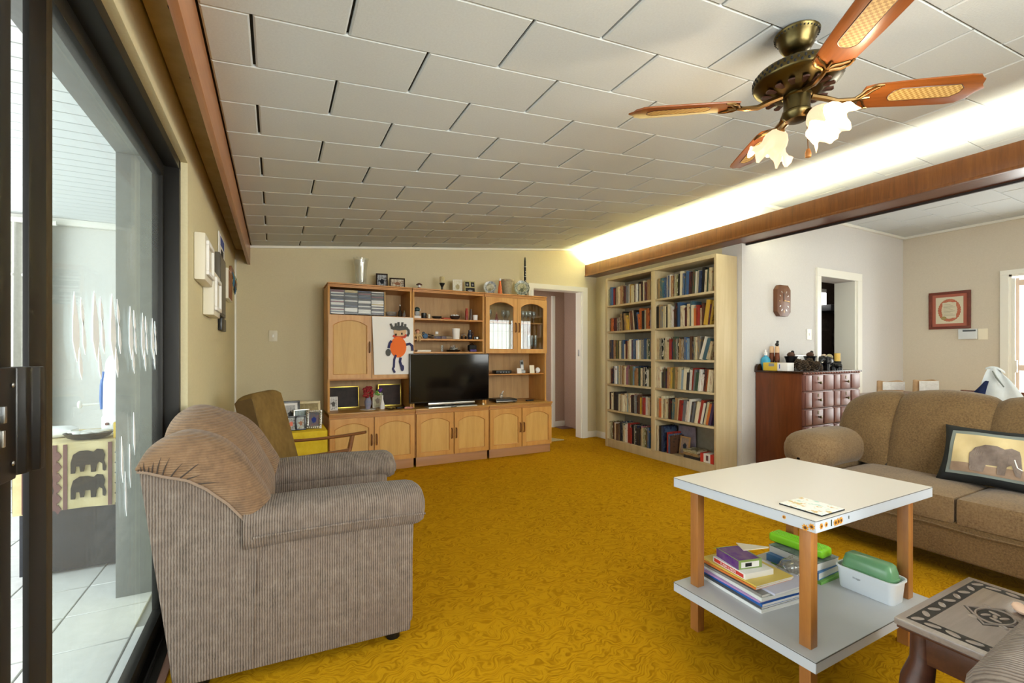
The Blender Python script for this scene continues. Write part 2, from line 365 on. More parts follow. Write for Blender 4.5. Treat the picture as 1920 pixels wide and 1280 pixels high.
tag(box(7.15, 8.2, 3.7, 3.945, 1.78, 1.87, .01).build('kitchen_shelf', M_matte), 'dark shelf on the far kitchen wall seen through doorway', 'shelf')
tag(box(7.25, 7.55, 3.935, 3.945, 1.50, 1.68, .002).build('wall_calendar', speckle('dim_calendar', '5d5348', '2a241e', 12, .8, 0)), 'dim calendar under the shelf on the kitchen wall', 'calendar')
tag(MB().pillow(.16, .05, .3, .3, 8, (0, 0, 0)).build('oven_glove', speckle('dark_glove', '2b2622', '5a5048', 14, .9, 0), loc=(7.72, 3.915, 1.40)), 'dark oven glove hanging on the kitchen wall', 'glove')
# exterior door of the dining room
b = MB(); b.box(7.13, 7.15, 1.9, 1.965, 0, 2.019); b.box(7.13, 7.15, .85, 1.965, 2.02, 2.07); b.box(7.15, 7.28, 1.88, 1.905, 0, 2.02); b.box(7.15, 7.28, .85, 1.905, 2.0, 2.02)
d3 = struct('door_3', b, M_white, label='white frame of the bright outside door')
b = MB(); M_dw = wood('pale_door_wood', 'd8c4b4', 'cbb5a4', None, 1, 2)
for y, w_ in ((1.835, .035), (.9, .09)): b.box(7.2, 7.24, y, y+w_, .02, 1.98)
for z in (.02, .97, 1.9): b.box(7.201, 7.239, .99, 1.835, z, z+.06)
struct('door_leaf', b, M_dw, d3); struct('pane', box(7.215, 7.222, .98, 1.84, .07, 1.91), M_cglass, d3)
b = MB(); b.box(7.155, 7.18, 1.855, 1.88, .05, 1.98, .003); b.box(7.15, 7.185, 1.84, 1.86, .95, 1.08, .003)
struct('security_gate_stile', b, M_white, d3)
# cornices and skirtings
b = MB(); n = 30
b.prism([(-.21, CZ(-.21)-.022), (4.0, CZ(4.0)-.022), (4.0, CZ(4.0)), (-.21, CZ(-.21))], 1, 5.055, 5.08); struct('trim_2', b, M_white, label='white cornice strip where ceiling meets back wall')
b = MB(); b.box(4.1, 7.15, 2.82, 2.85, 2.612, 2.64, .004); b.box(7.12, 7.15, -1.5, 2.85, 2.612, 2.64, .004); struct('trim_3', b, M_white, label='white cornice of the dining room')
struct('baseboard_back', box(3.81, 3.98, 5.065, 5.08, 0, .085, .005), M_white)
struct('baseboard_right', box(3.965, 3.98, 4.5, 5.08, 0, .085, .005), M_white)
b = MB(); b.box(4.1, 5.2, 2.835, 2.85, 0, .085, .005); b.box(6.12, 7.15, 2.835, 2.85, 0, .085, .005); struct('baseboard_dining', b, M_white)
# lounge ceiling: sloped board with fibre tiles in running bond
SL = math.atan(.098); cs = math.cos(SL)
ce = struct('ceiling', box(-.14, 4.52, -1.6, 5.2, .014, .05), M_joint, label='sloping ceiling of white fibre tiles', loc=(-.208, 0, 2.197), rot=(0, -SL, 0))
TL, TW = .573, .2915; tiles = {}
def tile_mesh(l, wd_):
    k = (round(l, 3), round(wd_, 3))
    if k not in tiles:
        t = MB(); g = .0048; e = .006
        t.prism([(g, 0.012), (g, .004), (g+e, 0), (l-g-e, 0), (l-g, .004), (l-g, .012)], 1, .0015, wd_-.0015)
        for f in t.bm.faces: pass
        bmesh.ops.bevel(t.bm, geom=[ed for ed in t.bm.edges if all(abs(v.co.z) < 1e-5 for v in ed.verts) and abs(ed.verts[0].co.y-ed.verts[1].co.y) < 1e-5], offset=.004, segments=1, affect='EDGES')
        me = bpy.data.meshes.new('tile'); t.bm.to_mesh(me); t.bm.free(); me.materials.append(M_tile); tiles[k] = me
    return tiles[k]
def lay(parent, x0, x1, y0, y1, xo, yo, half, cosf):
    r = math.floor((y0-yo)/TW)
    while yo+r*TW < y1-1e-4:
        a, bb = max(yo+r*TW, y0), min(yo+(r+1)*TW, y1); off = xo+(half if r % 2 else 0)
        k = math.floor((x0-off)/TL)
        while off+k*TL < x1-1e-4:
            u, v = max(off+k*TL, x0), min(off+(k+1)*TL, x1)
            if bb-a > .02 and v-u > .02: link('tile', tile_mesh((v-u)/cosf, bb-a), parent, ((u+(.208 if parent is ce else 0))/cosf if parent is ce else u, a, 0))
            k += 1
        r += 1
lay(ce, -.208, 4.30, -1.5, 5.055, -.066, 1.64, .2865, cs)
cdn = struct('ceiling_dining', box(4.30, 7.3, -1.6, 2.97, .014, .05), M_joint, label='flat dining room ceiling of white tiles', loc=(0, 0, 2.64))
lay(cdn, 4.31, 7.15, -1.5, 2.85, 4.518, 1.64, .2865, 1)
# curtain pelmet above the sliding door
b = MB(); b.box(-.235, -.21, -1.5, 5.08, 2.015, 2.2, .002); pel = struct('pelmet_fascia', b, M_fascia, label='reddish wooden pelmet board along the left ceiling edge'); pel['kind'] = 'structure'
M_soff = speckle('stained_soffit', 'c7b285', 'b09a6c', 7, .7, 0)
struct('soffit', box(-.332, -.232, -1.5, 5.08, 2.15, 2.2), M_soff, pel)
for y in (1.62, 2.0, 2.62, 3.4, 1.3): struct('screw_stain', MB().ball((0, 0, 0), .006, 1, 2.2, .15, 8), M_matte, pel, loc=(-.268, y, 2.15))
# beam / cove pelmet on the right, with the bulkhead behind it
bm_ = struct('beam', box(3.785, 3.81, -1.5, 5.08, 2.215, 2.372, .002), M_beam, label='walnut veneered beam hiding the cove lights'); bm_['kind'] = 'structure'
struct('beam_underside', box(3.81, 4.04, -1.5, 5.08, 2.215, 2.235), M_beamu, bm_)
struct('beam_lower_lip', box(3.779, 3.787, -1.5, 5.08, 2.213, 2.232, .002), M_beam, bm_)
struct('beam_back', box(4.02, 4.04, -1.5, 2.85, 2.235, 2.372, .002), M_beam, bm_)
struct('beam_back_lip', box(4.032, 4.05, -1.5, 2.85, 2.2, 2.236), mat('dark_reveal', '1c120c', .6), bm_)  # near-black strip stands for the shadow line under the beam's back edge
M_tube = mat('lit_fluorescent_tube', 'fff8d8', .5, emit=6, emitcol=(1, .96, .72))
for i, (y0, y1) in enumerate([(3.72, 4.92), (2.42, 3.62), (1.12, 2.32), (-.18, 1.02), (-1.4, -.28)]):
    o = thing('fluorescent_tube', ['lit fluorescent tube above the passage end of the beam', 'lit fluorescent tube above the bookcase end of the beam', 'lit fluorescent tube above the beam over the sofa', 'lit fluorescent tube above the beam nearest the fan', 'lit fluorescent tube above the near end of the beam'][i], 'light tube', (3.92, (y0+y1)/2, 2.236), group='cove tubes')
    h = (y1-y0)/2
    MB().cyl((0, -h, .05), (0, h, .05), .013, 10).build('tube', M_tube, o)
    box(-.02, .02, -h, h, 0, .03, .003).build('batten', M_white, o)
    for s in (-1, 1): box(-.014, .014, s*h-.012, s*h+.012, .02, .066, .002).build('end_cap', M_white, o)
    a = area('tube_light', (0, 0, .07), (PI, 0, 0), .15, 2*h, (108, 48, 17, 17, 17)[i], (1, .94, .52) if i < 2 else (1, .96, .74)); a.parent = o
# ------------------------------------------------------------------ sliding door
b = MB()
for x in (-.435, -.395): b.box(x-.003, x+.003, -.55, 2.43, .012, .03)
b.box(-.46, -.365, -.55, 2.43, 0, .012, .002); b.box(-.46, -.365, -.55, 2.43, 1.95, 1.99, .002); b.box(-.46, -.365, 2.4, 2.434, 0, 1.99, .002); b.box(-.46, -.365, -.55, -.51, 0, 1.99, .002)
sd = struct('door_4', b, M_alu, label='bronze aluminium sliding patio door frame')
struct('sill', box(-.37, -.34, -.55, 2.436, -.02, .008, .002), mat('pink_brown_sill', '8f6a5a', .5), sd)
def panel(x, y0, y1, lab, name):
    p = thing(name, lab, 'door panel', (x, y0, 0), group='sliding door panels'); L = y1-y0
    box(.008, .018, 0, .075, .03, 1.955, .002).build('stile', M_alu, p); box(-.018, .018, L-.04, L, .03, 1.955, .003).build('stile', M_alu, p)
    box(-.018, .018, .055, L-.04, .03, .085, .003).build('rail', M_alu, p); box(-.018, .018, .055, L-.04, 1.9, 1.955, .003).build('rail', M_alu, p)
    box(-.003, .003, .05, L-.035, .08, 1.905).build('pane', M_glass, p)
    return p
pa = panel(-.435, 1.20, 2.41, 'glazed sliding door panel beside the armchair with leaf stickers', 'sliding_panel')
box(.0, .017, .0755, .107, .03, 1.955, .002).build('edge_strip', M_aluin, pa)
pb = panel(-.385, -.4, .998, 'glazed sliding door panel at the picture edge with black lock', 'sliding_panel')
b = MB(); b.box(.016, .055, 1.225, 1.312, .971, 1.131, .003); hk = b.build('lock', M_black, pb)
MB().prism([(.03, 1.312), (.055, 1.312), (.062, 1.322), (.062, 1.335), (.07, 1.342), (.07, 1.356), (.06, 1.364), (.03, 1.364)], 2, .975, 1.131, .002).build('pull', M_black, hk)
for z in (.995, 1.106): MB().ball((.056, 1.299, z), .0035, .5, 1, 1, 8).build('screw', M_steel, hk)
box(.054, .058, 1.272, 1.278, 1.055, 1.078, .001).build('latch_lever', M_steel, hk); box(.054, .057, 1.271, 1.277, 1.022, 1.045, .001).build('keyhole', M_silver, hk)
M_st = mat('frosted_sticker', 'f2f8fc', .6)
def leafp(w_, h_, lean): return [(0, 0), (w_*.5+lean*.3, h_*.3), (w_*.42+lean*.55, h_*.6), (lean, h_), (-w_*.4+lean*.5, h_*.6), (-w_*.5+lean*.25, h_*.3)][::-1]
for y, k in ((1.62, 1), (1.77, 1.05), (1.96, .95), (2.12, .9), (2.27, .85), (1.48, .9)):
    for dy, dz, hh, ww in ((0, 0, .19, .05), (.048, .1, .08, .026), (.062, .02, .1, .026), (.036, -.05, .09, .026)):
        pts = leafp(ww*k, hh*k, -.02*k)
        MB().prism([(u, v) for u, v in pts], 0, .0045, .006).build('leaf_sticker', M_st, pa, loc=(0, y-1.2+dy*k, 1.13+dz*k), smooth=0)
for y, z in ((1.86, .74), (1.95, .7), (1.9, .62), (2.0, .8)):
    MB().prism(leafp(.02, .15, -.015), 0, .0045, .006).build('leaf_sticker', M_st, pa, loc=(0, y-1.2, z), smooth=0)
# ------------------------------------------------------------------ patio outside
M_pt = speckle('patio_floor_tile', 'd4d6d4', 'c8cac8', 14, .35, .02)
pf = struct('floor_patio', box(-4.2, -.46, -1.6, 5.6, -.06, -.008), mat('grey_grout', '8d8f8f', .8), label='patio floor of pale square tiles')
struct('edge_tile', box(-.517, -.46, -1.5, 2.43, -.02, -.001), M_pt, pf)
me = None
for i in range(1, 9):
    for j in range(-2, 17):
        if me is None:
            t = box(.003, .291, .003, .303, -.01, 0, .002, 1); o = t.build('floor_tile', M_pt, pf); me = o.data
        else: o = link('floor_tile', me, pf)
        o.location = (-.815-.294*(i-1), 2.66-.306*3+.306*(j-2), 0)
M_pw = speckle('patio_white_wall', 'dfdfd9', 'd8d8d2', 40, .8, .02); M_pg = speckle('grey_plaster', '7d7f7c', '737572', 20, .85, .08)
struct('wall_patio', box(-4.2, -.665, 5.5, 5.62, -.05, 2.5), M_pw)
struct('wall_patio_pillar', box(-.665, -.46, 2.76, 5.5, -.05, 2.5, .004), M_pg)
struct('wall_patio_lintel', box(-.665, -.46, -1.6, 2.76, 2.1, 2.5, .004), M_pg)
cp = struct('ceiling_patio', box(-4.2, -.46, -1.6, 5.6, 2.372, 2.42), mat('patio_board_gap', '9aa0a0', .8), label='white boarded patio ceiling')
me = box(-4.2, -.70, .002, .118, -.012, 0, .003, 1).build('ceiling_board', mat('patio_board_white', 'e6eaea', .5), cp); me.location = (0, -1.5, 2.372)
for i in range(1, 58): link('ceiling_board', me.data, cp, (0, -1.5+.12*i, 2.372))
struct('trim_4', box(-4.2, -.7, 5.44, 5.5, 2.3, 2.36, .01), M_white, label='white cornice at the patio end wall')
for y in (-1.4, 1.0, 3.4): struct('patio_post', box(-4.1, -3.95, y, y+.15, -.05, 2.37), M_white, label='white post on the open side of the patio')['kind'] = 'structure'
# curtain on the patio end wall
def folds(w_, h_, n, amp, ph=0): 
    return lambda u, v: (u*w_, amp*math.sin(u*n*2*PI+ph+.6*math.sin(v*3))*(.45+.55*v)+.01*math.sin(9*u), h_*(1-v))
ct = thing('curtain', 'pale pleated curtain hanging at the patio end wall', 'curtain', (-2.35, 5.38, .1))
MB().grid(folds(.62, 2.2, 9, .035), 90, 10).build('drape', speckle('pale_curtain', 'c9c8be', 'bdbcb2', 30, .9, .02), ct)
box(-.03, .66, -.03, .0, 2.17, 2.21, .004).build('track', M_white, ct)
for i in range(9): MB().ball((.04+.07*i, -.05, 1.72), .013, 1, 1, 1, 8).build('button', M_white, ct)
# patio table with the elephant cloth
T = thing('patio_table', 'dark blue-black patio cabinet table under the elephant cloth', 'table', (-1.15, 3.2, -.005))
M_pt2 = wood('black_stained_wood', '22242a', '1a1b20', '2b2e36', 1, 0, .5)
box(0, .45, 0, .5, 0.02, .665, .004).build('body', M_pt2, T); box(-.01, .46, -.01, .51, .66, .68, .003).build('top', M_pt2, T)
for x in (.01, .40): box(x, x+.04, .01, .05, 0, .03).build('foot', M_pt2, T)
M_cl = speckle('tan_batik_cloth', 'd6c79c', 'c6b585', 12, .9, .03); M_cb = mat('batik_maroon', '6f4a48', .9); M_ce = mat('batik_black', '262420', .9)
c = thing('elephant_tablecloth', 'tan cloth printed with black elephants over the patio table', 'tablecloth', (-1.15, 3.2, .675))
b = MB(); b.box(-.016, .466, -.022, .52, .006, .011, .002); b.grid(lambda u, v: (-.016+.482*u, -.022-.004*math.sin(u*19), .004-.345*v+.006*math.sin(u*3.2)), 30, 8); b.grid(lambda u, v: (-.018, -.02+.54*u, .004-.33*v), 8, 6)
b.build('cloth', M_cl, c)
for x in (.02, .135, .175, .355): box(x, x+.016, -.03, -.0245, -.335, .003).build('stripe', M_cb, c)
for i in range(6):
    for x in (.41, .155): MB().prism([(x, -.055*i-.03), (x+.02*(1.4 if x > .3 else .7), -.055*i-.055), (x, -.055*i-.08), (x-.02*(1.4 if x > .3 else .7), -.055*i-.055)], 1, -.031, -.0255).build('diamond', M_cb if x < .3 else M_ce, c, smooth=0)
ELE = [(0, .0), (.0, .05), (.01, .085), (.035, .1), (.07, .1), (.095, .092), (.11, .105), (.135, .1), (.145, .075), (.14, .05), (.15, .02), (.145, .0), (.135, .005), (.134, .035), (.12, .045), (.108, .03), (.105, 0), (.085, 0), (.083, .035), (.06, .035), (.055, .005), (.04, .005), (.036, .03), (.02, .03), (.018, 0)]
for z in (-.15, -.285): MB().prism([(.205+u*.95, z+v*1.15) for u, v in ELE], 1, -.0315, -.0255).build('elephant_print', M_ce, c, smooth=0)
MB().prism([(.05+u*.6, -.25+v*1.0) for u, v in ELE], 1, -.0305, -.0255).build('elephant_print', M_ce, c, smooth=0)
# things on the patio table
hd = thing('water_dispenser', 'white appliance with blue water gauge on the patio table', 'appliance', (-.80, 3.5, .687))
MB().lathe([(.10, 0), (.105, .02), (.105, .09), (.098, .1), (.098, .11), (.1, .12), (.098, .3), (.085, .42), (.07, .45), (.0, .455)], 28).build('body', mat('white_appliance', 'e6e9ea', .3), hd)
b = MB(); b.tube([(-.097, -.03, .14), (-.1, -.03, .2), (-.098, -.03, .28), (-.088, -.03, .36)], [.008, .01, .01, .008], 8); b.build('water_gauge', mat('blue_gauge', '3f6fb5', .3), hd)
MB().cyl((0, -.1, .055), (0, -.112, .055), .03, 16).build('dial', M_white, hd); MB().cyl((-.055, -.085, .06), (-.06, -.1, .06), .008, 10).build('knob', M_cb, hd)
b = MB(); b.cyl((-.1, 0, .17), (-.19, -.01, .168), .007, 8); b.ball((-.2, -.01, .17), .018, .7, .7, 1.3, 10); b.build('spout', M_white, hd)
o = thing('black_dish', 'black oblong dish beside the white appliance on the patio', 'dish', (-.905, 3.29, .687))
MB().lathe([(.05, 0), (.07, .01), (.085, .035), (.08, .035), (.066, .014), (0, .01)], 24, fn=lambda a, t, r, z: (r*(1+.25*abs(math.cos(a))), z)).build('bowl', M_black, o)
b = MB()
for i in range(10): b.ball((.09*math.cos(i*2.4)*(.2+.07*i), .05*math.sin(i*2.4), .035), .022, 1.3, 1, .4, 8)
b.build('contents', mat('pale_scraps', 'd9d9d4', .8), o)
tag(MB().box(0, .12, 0, .06, 0, .085, .002).build('yellow_carton', mat('yellow_card', 'd9b83a', .6), loc=(-.79, 3.24, .687)), 'yellow carton standing on the patio table edge', 'box')
o = thing('crumpled_bag', 'crumpled white plastic bag at the patio table corner', 'bag', (-1.1, 3.42, .687))
MB().pillow(.2, .12, .06, .6, 6, (0, 0, .03)).build('bag', mat('white_plastic', 'e8eaea', .4), o)
# ================================================================== seating
def interp(P, t):
    n = len(P)-1; k = min(int(t*n), n-1); f = t*n-k
    p0, p1, p2, p3 = P[max(k-1, 0)], P[k], P[k+1], P[min(k+2, n)]
    return tuple(.5*((2*p1[i])+(p2[i]-p0[i])*f+(2*p0[i]-5*p1[i]+4*p2[i]-p3[i])*f*f+(3*p1[i]-p0[i]-3*p2[i]+p3[i])*f**3) for i in (0, 1))
def lobe(A, B, y0, y1, bulge, nu=28, nv=14, pw=.7):
    # padded roll: profile A at y0, profile B at y1, swelling between
    def fn(u, v):
        a, b = interp(A, u), interp(B, u); x, z = a[0]+(b[0]-a[0])*v, a[1]+(b[1]-a[1])*v
        e = .012; u0, u1 = max(u-e, 0), min(u+e, 1); p, q = [interp(A, k) for k in (u0, u1)], [interp(B, k) for k in (u0, u1)]
        dx = (p[1][0]-p[0][0])*(1-v)+(q[1][0]-q[0][0])*v; dz = (p[1][1]-p[0][1])*(1-v)+(q[1][1]-q[0][1])*v; L = math.hypot(dx, dz) or 1
        k = bulge*math.sin(PI*min(max(v, 0), 1))**pw*min(1, math.sin(PI*min(max(u, .0), 1))*1.6+.25)
        return (x-dz/L*k, y0+(y1-y0)*v, z+dx/L*k)
    return MB().grid(fn, nu, nv, True)
def lobe3(A, ya, R_, yr, B, yb, out=.02, nu=34, nv=20):
    def fn(u, v):
        a, r, b = interp(A, u), interp(R_, u), interp(B, u)
        if v < .6:
            f = v/.6*PI/2; k = math.sin(f); y = ya+(yr-ya)*(1-math.cos(f))-(1 if yr > ya else -1)*out*math.sin(2*f); return (a[0]+(r[0]-a[0])*k, y, a[1]+(r[1]-a[1])*k)
        f = (v-.6)/.4*PI/2; k = math.cos(f)**.8 if f < PI/2-1e-6 else 0; return (b[0]+(r[0]-b[0])*k, yr+(yb-yr)*math.sin(f), b[1]+(r[1]-b[1])*k)
    lobe3.fn = fn
    return MB().grid(fn, nu, nv, True)
def make_armchair(name, label, loc, rotz, group=None):
    t = thing(name, label, 'armchair', loc, rotz, group)
    # local: chair faces +X, y from 0 (near side) to .86, x from -.33 (rear) to .55
    W = .84
    seam = [(-.378, .773), (-.345, .765), (-.314, .751), (-.27, .738), (-.227, .72), (-.15, .66), (-.074, .568)]
    for s in (0, 1):
        y0, y1 = (0, .055) if s == 0 else (W-.055, W)
        poly = [(-.285, .04), (.50, .04), (.515, .50), (-.03, .50)]+[(x, z) for x, z in reversed(seam)]
        MB().prism(poly, 1, y0, y1, .012).build('side_panel', M_cord, t)
        MB().cyl((-.058, y0 if s == 0 else y1, .05), (-.035, y0-.002 if s == 0 else y1+.002, .59), .004, 6).build('seam_piping', M_cord, t)
    # arm pads: soft rolls overhanging the sides
    for s in (0, 1):
        yc = .085 if s == 0 else W-.085
        def arm(u, v, yc=yc, s=s):
            x = -.08+.655*u; a = 2*PI*v; endr = min(1, (1-u)/.10) if u > .9 else 1; endr = math.sqrt(max(0, 1-(1-endr)**2)); w_, h_ = .118, .068
            ca, sa = math.cos(a), math.sin(a); k = .12+.88*endr
            y = yc+(w_*abs(ca)**.75*(1 if ca > 0 else -1))*k*(1 if u < .97 else .8); z = .545+.028*u-.03*u*u+(h_*abs(sa)**.8*(1 if sa > 0 else -1))*k-.018*(1-k)
            if s == 0 and ca < -.3 and sa < 0: z -= .025
            if s == 1 and ca > .3 and sa < 0: z -= .025
            return (x-.02*(1-math.cos(a*1))*0, y, z)
        MB().grid(arm, 30, 24, True).build('arm_pad', M_cord, t)
        o = MB()
        pth = [(-.05+.6*i/12, yc+(-.122 if s == 0 else .122), .515+.02*i/12-.02*(i/12)**2) for i in range(13)]
        o.tube(pth, .0045, 6).build('seam_piping', M_cord, t)
        y0, y1 = (.0, .20) if s == 0 else (W-.20, W)
        box(-.06, .513, y0+.004, y1-.004, .06, .535, .03, 3).build('arm_body', M_cord, t)
    box(-.27, -.2, .05, W-.05, .05, .6, .02).build('back_panel', M_cord, t)
    box(-.2, .5, .15, W-.15, .05, .27, .02).build('seat_base', M_cord, t); box(-.22, -.035, .12, W-.12, .27, .60, .02).build('inner_back', M_cordtop, t)
    MB().pillow(.56, W-.41, .17, .25, 10, (.235, W/2, .345), .2).build('seat_cushion', M_cordtop, t)
    ridge = [(-.384, .79), (-.365, .835), (-.32, .868), (-.26, .88), (-.17, .85), (-.10, .785), (-.045, .695), (-.004, .615), (-.01, .56)]
    ridm = [(-.384, .79), (-.372, .88), (-.335, .925), (-.28, .938), (-.20, .91), (-.125, .83), (-.06, .715), (-.012, .60), (-.01, .50)]
    grv = [(-.365, .78), (-.345, .83), (-.305, .855), (-.25, .86), (-.18, .825), (-.115, .76), (-.065, .67), (-.03, .59), (-.03, .52)]
    sm = [interp(seam, k/8) for k in range(9)]
    lobe3(sm, -.004, ridge, .085, grv, .205, .022).build('back_lobe', M_cordtop, t); f1 = lobe3.fn
    MBm = MB().grid(lambda u, v: tuple((lambda g, r, k: (g[0]+(r[0]-g[0])*k, .205+(W-.41)*v, g[1]+(r[1]-g[1])*k))(interp(grv, u), interp(ridm, u), math.sin(PI*v)**.55 if 0 < v < 1 else 0)), 34, 24, True)
    MBm.build('back_lobe', M_cordtop, t)
    lobe3(sm, W+.004, ridge, W-.085, grv, W-.205, .022).build('back_lobe', M_cordtop, t)
    for k, u in enumerate((.03, .07, .11, .16, .21, .27, .34, .43, .52, .60, .69)):   # gathered pleats along the near seam, crease shade drawn as dark tubes
        vv = .10+.05*(k % 3)+(.08 if k in (6, 8) else 0)
        MB().tube([Vector(f1(u, .01))+Vector((0, -.001, 0)), Vector(f1(u+.008, vv*.5))+Vector((0, -.0012, .0)), Vector(f1(u+.018, vv))+Vector((0, -.0003, 0))], [.0026, .002, .0005], 5).build('pleat', mat('pleat_fold', '453930', .95), t)
    MB().tube([(x, -.006, z-.001) for x, z in sm], .005, 6).build('seam_piping', mat('piping_taupe', '8f7a68', .9), t)
    b = MB(); b.prism([(-.28, .80), (-.37, .79), (-.29, .04), (-.25, .04)], 1, .02, W-.02); b.build('rear_panel', M_cord, t)
    for x, y in ((.44, .06), (.44, W-.06), (-.22, .06), (-.22, W-.06)): MB().cyl((x, y, 0), (x, y, .05), .028, 12).build('foot', M_black, t)
    return t
make_armchair('armchair', 'grey-brown corduroy armchair in front of the patio door', (-.015, 1.835, 0), math.radians(-3.2))
make_armchair('armchair', 'striped corduroy armchair whose arm shows at the bottom right corner', (1.625, .338, 0), PI+math.radians(2))
# ---- low wooden lounge chair
ch = thing('lounge_chair', 'low teak lounge chair with mustard suede back cushion', 'chair', (.365, 3.30, 0), math.radians(-19))
for s in (-1, 1):
    y = s*.33
    b = MB(); pts = [(-.52, y, .515), (-.3, y, .5), (-.1, y, .515), (.06, y, .545), (.13, y, .565)]
    t_ = bmesh.new()
    def armf(u, v, y=y):
        x = -.5+.65*u; z = .505+.055*u*u; hw = .014+.02*math.sin(PI*min(1, max(0, (u-.45)/.55)))**1.0*(1 if u < .985 else .5); a = 2*PI*v
        return (x, y+hw*math.cos(a), z+.011*math.sin(a))
    MB().grid(armf, 24, 10, True).build('armrest', M_teak, ch)
    MB().tube([(.05, y, .54), (.0, y, .3), (.03, y, 0)], [.017, .019, .013], 8).build('leg', M_teak, ch)
    MB().tube([(-.44, y, .68), (-.41, y, .5), (-.36, y, .3), (-.42, y, 0)], [.014, .018, .02, .014], 8).build('leg', M_teak, ch)
    box(-.40, .04, y-.012, y+.012, .235, .285, .006).build('side_rail', M_teak, ch)
bk = MB()
for k in range(5): bk.box(-.01, .012, -.26+.12*k, -.22+.12*k, 0, .56, .004)
bk.box(-.012, .014, -.33, .33, .5, .56, .006); bk.build('back_frame', M_teak, ch, loc=(-.43, 0, .22), rot=(0, math.radians(-14), 0))
MB().pillow(.58, .56, .14, .2, 10, (0, 0, 0), .16).build('seat_cushion', M_suede, ch, loc=(-.1, 0, .34), rot=(0, math.radians(-7), 0))
bc = MB(); bc.pillow(.115, .50, .60, .1, 10, (0, 0, .30), .22)
o = bc.build('back_cushion', M_suede, ch, loc=(-.345, 0, .315), rot=(0, math.radians(-14), 0))
MB().pillow(.10, .006, .54, .0, 6, (0, -.247, .30), .2).build('cushion_side', M_suedes, o)
# ---- sofa
so = thing('sofa', 'brown plush sofa with rolled arms along the dining side', 'sofa', (3.05, 0, 0))
Y1 = 1.93
box(.03, .80, -.2, Y1-.05, .10, .32, .03, 3).build('base', M_sofa, so)
box(.62, .82, -.2, Y1-.09, .10, .66, .03, 3).build('back_frame', M_sofa, so)
sp = [(.82, .45), (.835, .62), (.80, .80), (.72, .87), (.62, .86), (.53, .76), (.46, .60), (.42, .42)]
sp2 = [(.80, .45), (.80, .60), (.765, .73), (.70, .79), (.62, .77), (.55, .68), (.50, .56), (.46, .44)]
lobe(sp, sp2, 1.47, 1.80, -.055, 26, 16, .55).build('back_lobe', M_sofa, so)
lobe(sp, sp, 1.02, 1.47, -.05, 26, 16, .5).build('back_lobe', M_sofa, so)
lobe(sp, sp, .45, 1.02, -.05, 26, 16, .5).build('back_lobe', M_sofa, so)
lobe(sp, sp, -.1, .45, -.05, 26, 16, .5).build('back_lobe', M_sofa, so)
for y0, y1 in ((1.0, 1.60), (.40, 1.0), (-.1, .40)):
    MB().pillow(.60, y1-y0, .17, .22, 10, (.29, (y0+y1)/2, .355), .18).build('seat_cushion', M_sofaarm, so)
for s, yc in ((1, 1.76), (-1, -.2)):
    def arm(u, v, yc=yc):
        x = -.03+.72*u; a = 2*PI*v; e = min(1, u/.22); e = math.sqrt(max(0, 1-(1-e)**2)); k = .06+.94*e
        ca, sa = math.cos(a), math.sin(a); w_, h_ = .165, .12
        z = .505-.035*(1-e)+.02*math.sin(PI*u)+h_*abs(sa)**.8*(1 if sa > 0 else -1)*k
        return (x, yc+(w_*abs(ca)**.8*(1 if ca > 0 else -1))*k+(.0 if sa > 0 else -.0), z)
    MB().grid(arm, 26, 26, True).build('arm_pad', M_sofaarm, so)
    box(.06, .74, yc-.12, yc+.12, .10, .48, .04, 3).build('arm_body', M_sofa, so)
MB().tube([(-.012, -.1+2.0*i/20, .265+.004*math.sin(i*1.7)) for i in range(20)], .004, 6).build('seam_piping', M_sofa, so)
box(.0, .035, -.2, 1.62, .11, .30, .014, 3).build('front_panel', M_sofa, so)
for x, y in ((.08, 1.75), (.74, 1.75), (.08, -.12), (.74, -.12)): MB().cyl((x, y, 0), (x, y, .11), .03, 12).build('foot', M_black, so)
# elephant scatter cushion
cu = thing('scatter_cushion', 'black bordered cushion printed with an elephant on the sofa', 'cushion', (3.37, .955, .435), rot=(math.radians(0), math.radians(24), 0))
def S(u, v, off, side=-1):                  # soft pinched cushion, u across, v up, both -1..1
    y = .235*u*(1-.07*(1-v*v)*abs(u)**3); z = .165+.165*v*(1-.08*(1-u*u)*abs(v)**3)
    th = .07*(max(0, (1-u**4)*(1-v**4)))**.5+.004*math.sin(8*u+5*v)*(1-u*u)*(1-v*v)+.006*math.sin(5*v-7*u)*(1-u**4)*(1-v**4)
    return (side*(th+.004+off), y, z)
b = MB(); b.grid(lambda u, v: S(2*u-1, 2*v-1, 0), 28, 24); b.grid(lambda u, v: S(1-2*u, 2*v-1, 0, 1), 28, 24); bmesh.ops.remove_doubles(b.bm, verts=b.bm.verts, dist=.009); b.build('cushion', mat('black_fabric', '1d2021', .9), cu)
def onc(u, v, off): return S(u/.235, (v-.165)/.165, off)
def patch(y0, y1, z0, z1, off, n=16): return MB().grid(lambda u, v: onc(y0+(y1-y0)*u, z0+(z1-z0)*v, off), n, n)
patch(-.185, .185, .035, .285, .003).build('grey_border', mat('grey_fabric', '7d8580', .9), cu)
patch(-.165, .165, .05, .265, .005).build('print_ground', speckle('cream_print', 'd8c79a', 'c9b485', 6, .9, 0), cu)
patch(-.165, .165, .05, .10, .0055).build('print_earth', speckle('earth_print', 'a58d78', '8d7562', 12, .9, 0), cu)
EL2 = [(-.05, .0), (-.055, .05), (-.06, .085), (-.045, .115), (-.01, .13), (.03, .13), (.055, .12), (.075, .13), (.1, .12), (.11, .09), (.105, .06), (.12, .03), (.115, .0), (.1, .005), (.1, .04), (.085, .05), (.07, .04), (.065, .0), (.04, .0), (.038, .04), (-.0, .038), (-.005, .0)]
